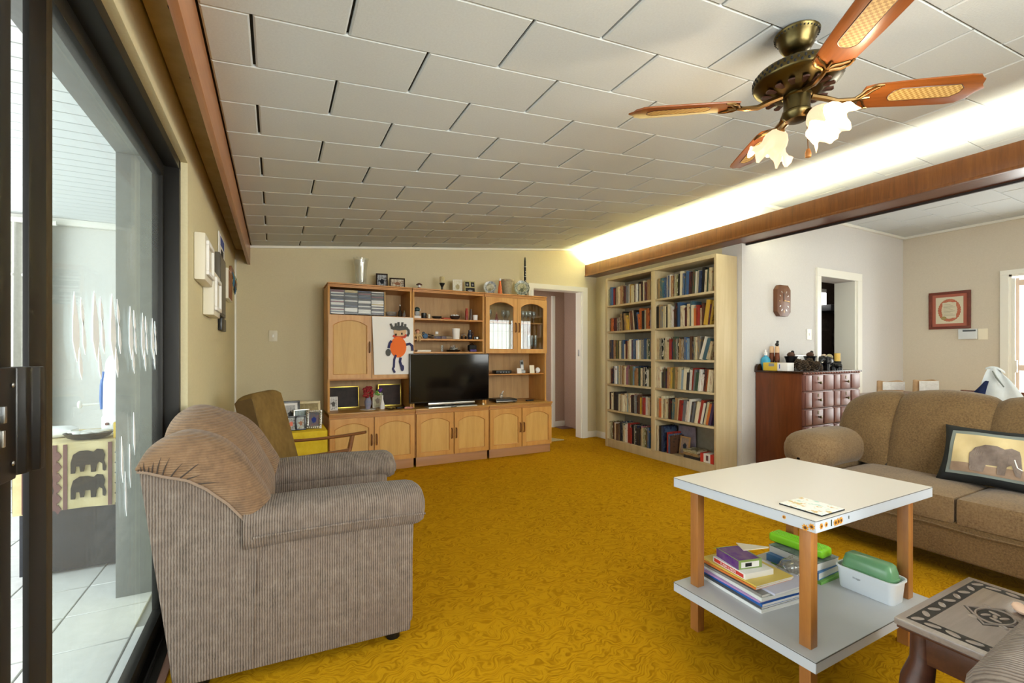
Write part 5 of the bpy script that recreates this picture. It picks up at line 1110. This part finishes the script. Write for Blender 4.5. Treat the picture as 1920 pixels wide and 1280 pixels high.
# framed certificate etc. on the right dining wall
fc = thing('framed_certificate', 'red-brown framed certificate with an ornate border on the wall', 'picture', (7.149, 2.395, 1.45), PI/2*-1)
M_rw = wood('red_mahogany', '6a2c1a', '561f12', '7a3a24', 1, 0)
for x0, x1, z0, z1 in ((-.19, .19, 0, .03), (-.19, .19, .415, .445), (-.19, -.16, .03, .415), (.16, .19, .03, .415)): box(x0, x1, -.022, -.001, z0, z1, .003).build('frame', M_rw, fc)
box(-.16, .16, -.008, -.004, .03, .415).build('mount', mat('terracotta_mount', 'a8604e', .8), fc); box(-.125, .125, -.010, -.008, .065, .38).build('paper', mat('certificate_paper', 'cfc7ae', .8), fc)
b = MB()
for k in range(28): a = 2*PI*k/28; b.ball((.088*math.cos(a), -.0105, .222+.118*math.sin(a)), .018, 1, .06, 1, 8)
b.build('ornate_border', speckle('terracotta_print', 'c07a60', 'a8604a', 60, .8, 0), fc)
box(-.062, .062, -.0135, -.011, .13, .315).build('text_panel', mat('certificate_paper', 'cfc7ae', .8), fc)
for k in range(9): box(-.052, .052-.02*(k % 3), -.0142, -.0134, .16+.016*k, .1635+.016*k).build('text_line', mat('faded_ink', '8a8272', .8), fc)
MB().ball((-.05, -.0135, .13), .026, 1, .08, .8, 14).build('seal', mat('seal_print', '9a8a5a', .8), fc)
al = thing('alarm_panel', 'white alarm keypad box under the framed certificate', 'panel', (7.149, 2.23, 1.322), -PI/2); box(-.08, .08, -.03, -.001, 0, .118, .004).build('case', mat('pale_alarm', 'd5dade', .4), al); box(-.04, .072, -.033, -.03, .088, .108, .001).build('display', mat('alarm_display', '4a4f52', .3), al)
tag(box(-.04, .04, -.003, -.001, 0, .125).build('wall_notice', M_cream, loc=(7.149, 2.106, 1.315), rot=(0, 0, -PI/2)), 'cream notice taped beside the alarm keypad', 'notice')
# ---- chest of drawers
cb = thing('chest_of_drawers', 'dark mahogany chest with panelled drawers and a scalloped top', 'chest', (4.174, 2.385, 0))
CW, CD, CHt = .93, .455, .975
box(0, CW, .02, CD, .0, CHt, .002).build('carcass', M_mahog, cb)
sc = MB(); sc.box(-.02, CW+.03, -.01, CD, CHt, CHt+.018, .003)
sc.build('top', wood('dark_top', '33190d', '271208', None, 1, 0, .25), cb)
for k in range(22): MB().ball((-.008+.043*k, -.012, CHt+.002), .014, 1.25, .8, .7, 8).build('scallop', M_mahogr, cb)
MB().prism([(-.02, CHt+.018), (-.02, CHt+.05), (.0, CHt+.075), (.03, CHt+.08), (.05, CHt+.05), (.06, CHt+.018)], 1, CD-.03, CD-.005).build('gallery_end', MATS['dark_top'], cb)
for r in range(6):
    z0_ = CHt-.155*(r+1)-.005; 
    for cix, (x0, x1) in enumerate([(.008, .462), (.468, .922)]):
        dr = box(x0, x1, 0, .022, z0_, z0_+.15, .003).build('drawer', M_mahogr, cb)
        for px0, px1 in ((x0+.006, x0+.10), (x0+.115, x0+.275), (x0+.30, x0+.448)): box(px0, px1, -.012, 0, z0_+.008, z0_+.142, .005, 2).build('raised_panel', M_mahogr, dr)
        kx = x0+.195; MB().lathe([(.006, 0), (.006, .012), (.013, .02), (.011, .028), (0, .03)], 12, M=Matrix.Translation((kx, -.014, z0_+.075)) @ Matrix.Rotation(PI/2, 4, 'X')).build('knob', M_brass, dr)
        box(kx-.006, kx+.006, -.0155, -.0145, z0_+.1, z0_+.13).build('keyhole_plate', M_brass, dr)
zt_ = CHt+.0185
def C(px, Y): return (at(px, HY, Y=Y).x, Y, zt_)
bb = thing('tissue_carton', 'yellow and white carton at the front of the chest', 'box', (4.19, 2.775, zt_), math.radians(-90)); box(0, .14, 0, .10, 0, .075, .001).build('carton', mat('yellow_card', 'd9b83a', .6), bb); box(.14, .235, 0, .10, 0, .075, .001).build('white_end', M_paper, bb); box(.055, .11, -.001, 0, .04, .068).build('barcode', mat('grey_mark', '8d9296', .5), bb); box(.158, .166, -.001, 0, .02, .06).build('blue_stripe', mat('blue_print', '3d57a8', .5), bb)
bl = thing('spray_bottle', 'turquoise bottle with a white top behind the carton', 'bottle', C(1435.5, 2.81)); MB().lathe([(.04, 0), (.042, .01), (.042, .10), (.03, .125), (.014, .135), (.014, .15), (0, .15)], 18).build('bottle', mat('turquoise', '3d9cc0', .25), bl); MB().lathe([(.016, .145), (.016, .17), (.008, .175), (.006, .2), (0, .2)], 14).build('top', M_paper, bl)
for k, (px, lb_, hat) in enumerate(((1447, 'carved rust and black wooden figure with a pale head', False), (1457, 'carved rust and black wooden figure with a black topknot', True))):
    o = thing('carved_figure', lb_, 'figurine', C(px, 2.80 if px < 1450 else 2.745), group='carved figures'); MB().lathe([(.022, 0), (.024, .01), (.02, .06), (.024, .11), (.02, .17), (0, .172)], 14).build('body', speckle('rust_carving', '8a4a2a', '2a1a14', 16, .5, 0), o); MB().lathe([(.02, .168), (.021, .2), (.018, .232), (0, .235)], 14).build('head', mat('pale_wood', 'd9b48c', .6), o)
    if hat: MB().ball((0, 0, .25), .018, 1, 1, 1, 10).build('topknot', M_black, o); MB().ball((.008, 0, .275), .013, 1, 1, 1, 10).build('topknot', M_black, o)
def pot(px, Y, s, lb_):
    o = thing('black_pot', lb_, 'pot', C(px, Y)); MB().lathe([(.02*s, 0), (.022*s, .01*s), (.03*s, .05*s), (.036*s, .075*s), (.044*s, .1*s), (.04*s, .1*s), (.03*s, .06*s), (0, .04*s)], 18).build('pot', M_black, o)
    MB().ball((0, 0, .11*s), .026*s, 1, 1, .8, 10).build('seed_pod', mat('brown_pod', '4a2e1c', .8), o); MB().ball((.02*s, 0, .13*s), .012*s, 1, 1, 1, 8).build('pod_tip', M_matte, o)
pot(1483, 2.69, 1.35, 'black flared pot left of the pine cones'); pot(1519, 2.70, 1.35, 'black flared pot behind the pine cones')
frame('silver_frame', 'silver photo frame behind the pine cones on the chest', C(1505, 2.775), .2, .15, .012, M_silver, mat('pale_photo', 'e9edf0', .4), 0, 12)
def cone(px, Y, s, lb_):
    o = thing('pine_cone', lb_, 'pine cone', C(px, Y), group='pine cones on the chest')
    b = MB()
    for k in range(60):
        t = k/59; a = k*2.399; r = s*(.03+.03*math.sin(PI*min(1, t*1.05+.12)))*(1-.5*t); z = s*.1*t+.008; b.ball((r*math.cos(a), r*math.sin(a), z), .012*s, 1, 1, .5, 6)
    b.build('scales', speckle('pine_cone_brown', '6b5a48', '3a2e24', 60, .9, 0), o)['kind'] = 'stuff'; MB().ball((0, 0, .05*s), .03*s, .8, .8, 1.6, 8).build('core', mat('cone_core', '2e241c', .9), o)
cone(1497, 2.60, 1.0, 'pine cone nearest the black pot'); cone(1508, 2.475, .9, 'pine cone in the middle of the chest front'); cone(1518, 2.60, 1.05, 'larger pine cone behind the middle one'); cone(1532, 2.46, .8, 'pine cone closest to the carved elephants')
def elephant(px, Y, s, rz, lb_):
    o = thing('elephant_carving', lb_, 'figurine', C(px, Y), rz, group='elephant carvings')
    b = MB(); b.ball((0, 0, .07*s), .05*s, 1.25, .8, .85, 16); b.ball((.065*s, 0, .085*s), .032*s, 1, .9, 1.05, 12)
    for x in (-.035, .035):
        for y in (-.022, .022): b.cyl((x*s, y*s, 0), (x*s, y*s, .05*s), .014*s, 10)
    b.tube([(.09*s, 0, .08*s), (.108*s, 0, .055*s), (.112*s, 0, .025*s), (.122*s, 0, .012*s)], [.015*s, .012*s, .009*s, .007*s], 8); b.build('body', M_black, o)
    for q_ in (-1, 1): MB().ball((.055*s, q_*.03*s, .085*s), .026*s, .5, .25, 1.1, 10).build('ear', M_matte, o); MB().tube([(.088*s, q_*.014*s, .066*s), (.105*s, q_*.018*s, .06*s), (.12*s, q_*.018*s, .066*s)], [.004*s, .0035*s, .001*s], 6).build('tusk', M_cream, o)
elephant(1551, 2.54, 1.2, PI, 'large black carved elephant on the chest'); elephant(1571, 2.41, .65, 1.4, 'smaller black carved elephant at the right end')
for px, lb_, s, m_ in ((1545, 'round beige candle behind the large elephant', 1.0, 'd0b8a0'), (1555, 'round olive candle behind the large elephant', 1.0, 'b5ab84')):
    o = thing('ball_candle', lb_, 'candle', C(px, 2.69 if px < 1550 else 2.62)); MB().lathe([(.03, 0), (.03, .09), (.012, .1), (0, .1)], 14).build('holder', M_black, o); MB().ball((0, 0, .125), .032, 1, 1, 1, 12).build('candle', mat('wax_'+m_, m_, .6), o)
o = thing('pillar_candle', 'yellow pillar candle at the right end of the chest', 'candle', C(1570, 2.53)); MB().lathe([(.032, 0), (.034, .08), (.028, .085), (0, .085)], 16).build('holder', M_matte, o); MB().lathe([(.026, .085), (.026, .165), (0, .163)], 16).build('candle', mat('yellow_wax', 'dcb653', .5), o)
# ---- dining table with two paper bags, and a chair with jackets, all behind the sofa
dt = thing('dining_table', 'dining table mostly hidden behind the sofa', 'table', (5.15, 1.75, 0)); box(0, 1.2, 0, .85, .70, .73, .004).build('tabletop', M_mahog, dt)
for x in (.06, 1.10):
    for y in (.06, .75): box(x, x+.05, y, y+.05, 0, .70, .004).build('leg', M_mahog, dt)
def bag(lb_, px, Y, w_, h_, flap):
    v = at(px, HY, Y=Y); o = thing('paper_bag', lb_, 'bag', (v.x, Y, .731), -.5)
    M_kr = speckle('kraft_paper', 'c2a07a', 'b0906c', 18, .8, 0)
    MB().grid(lambda u, v_: ((w_/2)*math.cos(2*PI*u)*(1 if abs(math.cos(2*PI*u)) < .8 else 1)*(1.0+.04*math.sin(9*u)), .05*math.sin(2*PI*u)*(1-.5*v_), h_*v_*(1+.05*math.sin(14*u)*v_)), 28, 6).build('bag', M_kr, o)
    MB().grid(lambda u, v_: (-w_*.42+w_*.84*u, -.052-.002*math.sin(u*9), h_*(.42+.56*v_)), 6, 3).build('printed_front', speckle('bag_print', 'e8e6e2', 'cfccc6', 30, .7, 0), o)
bag('crumpled brown paper bag with a printed flap behind the sofa', 1668, 2.30, .26, .145, True); bag('brown paper bag with a white printed front behind sofa', 1733, 2.05, .22, .165, False)
dc = thing('dining_chair', 'dining chair behind the sofa draped with jackets', 'chair', (5.0, 1.42, 0), math.radians(-74))
for x in (-.16, .16): MB().cyl((x, 0, 0), (x, -.03, .86), .018, 8).build('leg', M_mahog, dc)
for x in (-.2, .2): MB().cyl((x, .4, 0), (x, .4, .44), .018, 8).build('leg', M_mahog, dc)
box(-.22, .22, -.02, .42, .43, .47, .01).build('seat', M_mahog, dc); box(-.16, .16, -.045, -.02, .72, .86, .008).build('backrest', M_mahog, dc)
# jackets over the dining chair
def jacket(u0, u1, top, ln, off, fold, sag):
    def fn(u, v):
        a = u0+(u1-u0)*u; return (a*(.06+.24*v**.8), -.05-off-.03*v-fold*math.sin(a*9+v*2)*(.3+v), top-ln*v-sag*a*a*(1-.5*v)+.008*math.sin(a*7))
    return fn
jk = thing('white_jacket', 'white jacket hung over the dining chair back', 'jacket', (5.0, 1.42, 0), math.radians(-74))
M_jw = speckle('white_jacket_cloth', 'dfe6ea', 'd0d8dd', 14, .8, .05)
MB().grid(jacket(-.45, 1, 1.045, .5, .03, .012, .06), 30, 16).build('front', M_jw, jk)
MB().grid(lambda u, v: ((-.5+1.3*u)*(.07+.2*v), .02+.05*v+.012*math.sin(7*u), 1.045-.05*(2*u-1)**2-.45*v), 20, 12).build('back', M_jw, jk)
MB().grid(lambda u, v: ((-.5+1.4*u)*.075, -.085+.105*v, 1.04+.015*math.sin(PI*v)-.05*(1.4*u-.5)**2), 14, 6).build('collar', M_jw, jk)
MB().tube([(.0, -.095, 1.02), (.02, -.12, .97), (.06, -.125, .9)], [.004, .006, .004], 6).build('collar_fold', mat('grey_fabric', '7d8580', .9), jk)
jn = thing('navy_jacket', 'navy jacket hanging under the white one on the chair', 'jacket', (5.0, 1.42, 0), math.radians(-74))
MB().grid(jacket(-1, -.3, .95, .5, .05, .012, .04), 18, 12).build('panel', speckle('navy_cloth', '1f2a52', '172040', 20, .8, .03), jn)
# ================================================================== things on the left wall
def wallbox(name, lb_, y0, y1, z0, z1, dep, m, extra=None):
    t = thing(name, lb_, 'wall picture', (-.339, (y0+y1)/2, z0), PI/2); w_ = y1-y0
    box(-w_/2, w_/2, -dep, 0, 0, z1-z0, .006).build('panel', m, t)
    if extra: extra(t, w_, z1-z0, dep)
    return t
def inner(t, w_, h_, dep): 
    b = MB()
    for x0, x1, z0, z1 in ((-w_/2+.03, w_/2-.03, .03, .05), (-w_/2+.03, w_/2-.03, h_-.05, h_-.03), (-w_/2+.03, -w_/2+.05, .05, h_-.05), (w_/2-.05, w_/2-.03, .05, h_-.05)): b.box(x0, x1, -dep-.012, -dep, z0, z1, .003)
    b.build('moulding', M_paper, t)
M_wb = mat('cream_box_frame', 'e4dfce', .5)
wallbox('box_frame', 'thick cream box frame nearest the patio door', 2.60, 2.886, 1.505, 1.73, .045, M_wb, inner)
wallbox('box_frame', 'lower cream box frame overlapping below the first', 2.90, 3.2, 1.36, 1.60, .05, M_wb, inner)
def mir(t, w_, h_, dep): box(-w_/2+.02, w_/2-.02, -dep-.002, -dep, .02, h_-.02).build('face', mat('dark_print', '4a443e', .3), t)
wallbox('dark_panel', 'tall dark grey panel picture on the left wall', 3.42, 3.80, 1.40, 1.80, .03, mat('grey_edge', '5c564e', .5), mir)
wallbox('small_black_frame', 'small black frame below the dark panel', 3.62, 3.9, 1.31, 1.398, .025, M_black)
def pap(t, w_, h_, dep): box(-w_*.3, w_*.35, -dep-.001, -dep, h_*.55, h_*.9).build('blue_print', mat('blue_print', '3d57a8', .5), t); box(-w_*.2, w_*.2, -dep-.001, -dep, h_*.2, h_*.45).build('ink_print', M_matte, t)
wallbox('paper_poster', 'pale paper with blue print high on left wall', 3.62, 4.0, 1.80, 1.98, .008, M_paper, pap)
def can(t, w_, h_, dep): box(-w_/2+.01, w_/2-.01, -dep-.001, -dep, .01, h_-.01).build('painting', speckle('rust_painting', 'a87a58', '8a5a40', 10, .7, 0), t)
wallbox('canvas', 'small canvas with a rust painted face', 4.02, 4.36, 1.57, 1.80, .03, M_wb, can)
kh = thing('key_board', 'colourful bunch of keys and tags hanging near the corner', 'key holder', (-.339, 4.62, 1.60), PI/2)
box(-.16, .16, -.02, 0, .22, .29, .006).build('board', M_teak, kh); random.seed(9)
for k in range(11):
    x = -.14+.028*k; c_ = ['3a6f8f', '5d8a3a', 'c9a23c', '2a2a2a', 'b9bcbc', 'a8603a'][k % 6]; l = random.uniform(.05, .16)
    MB().tube([(x, -.025, .24), (x+.004, -.035, .24-l*.5), (x, -.03, .24-l)], [.003, .006, .008], 6).build('tag', mat('key_'+c_, c_, .5), kh)
    MB().ball((x, -.03, .235-l), .013, 1, .4, 1.4, 8).build('key', mat('key_'+c_, c_, .5), kh)
# ================================================================== yellow side table with photo frames
yt = thing('side_table', 'small side table hidden under a yellow cloth', 'table', (-.06, 4.22, 0))
box(0, .45, 0, .42, .465, .485, .003).build('tabletop', M_pine, yt)
for x in (.02, .39):
    for y in (.02, .36): box(x, x+.04, y, y+.04, 0, .465, .003).build('leg', M_pine, yt)
yc = thing('yellow_tablecloth', 'bright yellow cloth draped over the side table', 'tablecloth', (-.06, 4.22, .487))
b = MB(); b.box(-.012, .462, -.012, .432, 0, .004, .0015)
def hang(side):
    def fn(u, v):
        w_ = .004+.014*v*(.6+.4*math.sin(u*21)); z = .003-.24*v-.03*v*math.sin(u*5)
        return {0: (-.012+.474*u, -.012-w_, z), 1: (.462+w_, -.012+.444*u, z), 2: (-.012-w_, -.012+.444*u, z)}[side]
    return fn
for s in (0, 1, 2): b.grid(hang(s), 30, 8)
b.build('cloth', M_yellow, yc)
zf = .4925
M_bf = mat('black_frame_lacquer', '101010', .3)
frame('framed_photo', 'large black framed photo at the back of yellow table', P(545, 4.55, zf), .16, .235, .02, M_bf, photo('photo_bwcouple', 'b5b5b5', '2a2a2a', '8a8a8a'), .1, 8, matm=M_paper)
frame('framed_photo', 'pale wooden framed photo at the back of yellow table', P(579, 4.60, zf), .2, .22, .022, wood('blond_frame', 'cbb98a', 'bba877', None, 1, 2), photo('photo_tan', '8a7a50', '4a4030', 'a89868'), 0, 8)
frame('framed_photo', 'small silver framed landscape photo in the middle', P(566, 4.45, zf), .13, .165, .01, M_silver, photo('photo_land', '9fb0b8', '5a5a3a', '7d8a7a'), .1, 8)
fo = frame('ornate_frame', 'ornate silver framed portrait at the right table edge', P(588, 4.36, zf), .13, .165, .024, M_silver, photo('photo_blue', '6a7078', '2c3c8a', '8d6a6a'), -.25, 10)
for k in range(26):
    a = k/26*4; s_, f_ = int(a), a-int(a); x, z = [(-.053+.106*f_, .012), (.053, .012+.14*f_), (.053-.106*f_, .153), (-.053, .153-.14*f_)][s_]
    MB().ball((x, -.008, z), .009, 1, .5, 1, 8).build('filigree', M_silver, fo)
frame('framed_photo', 'small black framed photo of a child in orange', P(546, 4.33, zf), .085, .125, .014, M_bf, photo('photo_orange', 'b9c0c0', 'd9705a', '5a4a40'), .05, 6)
frame('framed_photo', 'small black framed photo of a person on a beach', P(564, 4.33, zf), .085, .125, .014, M_bf, photo('photo_beach', 'c0ccd0', '9a6a50', '8a7a60'), .05, 6)
# ================================================================== ceiling fan
fx, fy = 1.773, 1.039; fz = CZ(fx)
fn_ = thing('ceiling_fan', 'antique brass ceiling fan with four cane-inlaid blades and lamps', 'fan', (fx, fy, fz-.012))
can_ = MB().lathe([(0, .0), (.072, .0), (.078, -.006), (.076, -.014), (.066, -.022), (.058, -.05), (.044, -.072), (.026, -.08), (0, -.08)][::-1], 32).build('canopy', M_brass, fn_)
for k in range(36): a = 2*PI*k/36; MB().ball((.0735*math.cos(a), .0735*math.sin(a), -.0155), .003, 1, 1, 1.3, 6).build('bead', M_matte, can_)
MB().cyl((0, 0, -.07), (0, 0, -.14), .0125, 14).build('downrod', M_brass, fn_)
mo = MB().lathe([(0, -.12), (.05, -.122), (.10, -.135), (.142, -.155), (.150, -.165), (.150, -.19), (.146, -.196), (.135, -.205), (.115, -.222), (.075, -.238), (.055, -.24), (0, -.24)][::-1], 48).build('motor_housing', M_brass, fn_)
me_h = None
for k in range(44):
    for j in range(2):
        a = 2*PI*(k+.5*j)/44
        if me_h is None: o = MB().ball((0, 0, 0), .005, .4, .9, 1.2, 6).build('vent_hole', M_matte, mo); me_h = o.data
        else: o = link('vent_hole', me_h, mo)
        o.location = (.1505*math.cos(a), .1505*math.sin(a), -.171-.0125*j); o.rotation_euler = (0, 0, a)
for k in range(16):
    a = 2*PI*k/16; MB().prism([(.082, -.006), (.118, -.011), (.122, 0), (.118, .011), (.082, .006)], 2, -.003, .003).build('bottom_slot', M_cherry, mo, loc=(0, 0, -.2315), rot=(0, math.radians(-21) if False else 0, a))
    mo.children[-1].rotation_euler = Euler((0, math.radians(-24), a), 'XYZ'); mo.children[-1].location = (0, 0, -.2745)
MB().lathe([(0, -.24), (.05, -.24), (.05, -.245), (.045, -.25), (.045, -.30), (.05, -.305), (.05, -.315), (.035, -.335), (0, -.34)][::-1], 28).build('switch_housing', M_brass, fn_)
# blades
def blade_outline():
    up = [(.215, .048), (.25, .058), (.40, .066), (.545, .07), (.575, .066), (.592, .05), (.602, .045), (.61, .02), (.628, 0)]
    return up+[(x, -y) for x, y in reversed(up[:-1])]
M_bl = wood('fan_blade_wood', '8a4c1e', '6b3814', '9a5c2a', 1.1, 0, .28)
def cane():
    m = mat('woven_cane', 'c2a062', .6); v = coords(m); n, l, b = nt(m); ch_ = n.new('ShaderNodeTexChecker'); ch_.inputs['Scale'].default_value = 110; ch_.inputs[1].default_value = (*hexc('c9a868'), 1); ch_.inputs[2].default_value = (*hexc('a07a3c'), 1)
    l.new(v, ch_.inputs[0]); setcol(m, ch_.outputs[0]); return m
M_cane = cane()
def scl(P_, k, cx): return [(cx+(x-cx)*k[0], y*k[1]) for x, y in P_]
zb_ = -.262
for k, ang in enumerate((144, 54, -36, -126)):
    R_ = Matrix.Rotation(math.radians(ang), 4, 'Z') @ Matrix.Rotation(math.radians(-12), 4, 'X')
    def place(o): o.matrix_local = Matrix.Translation((0, 0, zb_)) @ R_; return o
    bl_ = place(MB().prism(blade_outline(), 2, -.003, .003, .001).build('blade', M_bl, fn_))
    n_ = 10; rr = .03; xs0, xs1 = .315, .555
    ins = [(xs0+rr-rr*math.cos(i*PI/n_-PI/2+PI/2)*0-rr*math.sin(i*PI/n_), rr*math.cos(i*PI/n_)) for i in range(n_+1)]
    ins = ins+[(xs1-.02, -rr), (xs1, -rr*.4), (xs1, rr*.4), (xs1-.02, rr)]
    MB().prism(ins, 2, -.0042, -.0028).build('cane_inlay', M_cane, bl_); MB().tube([(x, y, -.0035) for x, y in ins+ins[:1]], .0016, 5).build('inlay_rim', M_cherry, bl_)
    ir = MB(); ir.tube([(.055, 0, .018), (.1, 0, .004), (.14, 0, -.012), (.19, 0, -.012), (.215, 0, -.008)], [.011, .011, .010, .009, .009], 8)
    for s in (-1, 1):
        ir.tube([(.20, 0, -.008), (.215, s*.02, -.007), (.222, s*.04, -.006), (.245, s*.056, -.005), (.27, s*.057, -.005)], [.006, .006, .006, .005, .004], 7)
        ir.tube([(.215, 0, -.008), (.235, s*.018, -.006), (.245, s*.034, -.005), (.262, s*.05, -.005)], [.005, .0045, .004, .003], 6)
    ir.tube([(.21, 0, -.008), (.25, 0, -.006)], [.006, .004], 6)
    io = place(ir.build('blade_iron', M_brassl, fn_))
# lamps
M_shade = mat('lit_flower_glass', 'b98f68', .35, emit=.75, emitcol=(1, .74, .48))
for k, az in enumerate((80, -100)):
    a = math.radians(az); tilt = math.radians(40)
    arm_ = MB().tube([(.03*math.cos(a), .03*math.sin(a), -.315), (.06*math.cos(a), .06*math.sin(a), -.33), (.075*math.cos(a), .075*math.sin(a), -.345)], [.012, .011, .018], 8).build('lamp_arm', M_brassl, fn_)
    def ruf(th, t, r, z):
        w_ = max(0, t-.35)/.65; return (r*(1+.16*w_*math.sin(5*th+k)+.07*w_*math.sin(11*th)), z+.018*w_*math.sin(7*th+2*k)+.008*w_*math.sin(13*th))
    sh = MB().lathe([(.02, 0), (.03, .006), (.043, .025), (.047, .045), (.045, .062), (.052, .08), (.066, .095), (.078, .10)], 60, fn=ruf, cap=False).build('flower_shade', M_shade, fn_)
    sh.matrix_local = Matrix.Translation((.07*math.cos(a), .07*math.sin(a), -.34)) @ Matrix.Rotation(a, 4, 'Z') @ Matrix.Rotation(PI-tilt, 4, 'Y')
    MB().ball((0, 0, .05), .022, 1, 1, 1.3, 12).build('bulb', mat('lit_bulb', 'fff4e0', .3, emit=14, emitcol=(1, .84, .62)), sh)
    l = bpy.data.lights.new('fan_lamp_light', 'POINT'); l.energy = 5.5; l.color = (1, .78, .52); l.shadow_soft_size = .04
    lo = bpy.data.objects.new('fan_lamp_light', l); COL.objects.link(lo); lo.parent = fn_; lo.location = ((.07+.125)*math.cos(a), (.07+.125)*math.sin(a), -.46)
pc = MB(); pc.cyl((.012, -.03, -.33), (.012, -.035, -.455), .0016, 6); pc.build('pull_chain', M_brassl, fn_)
MB().lathe([(.0, 0), (.01, .004), (.0105, .02), (.006, .034), (0, .036)], 12, c=(.012, -.035, -.49)).build('pull_knob', M_pine, fn_)
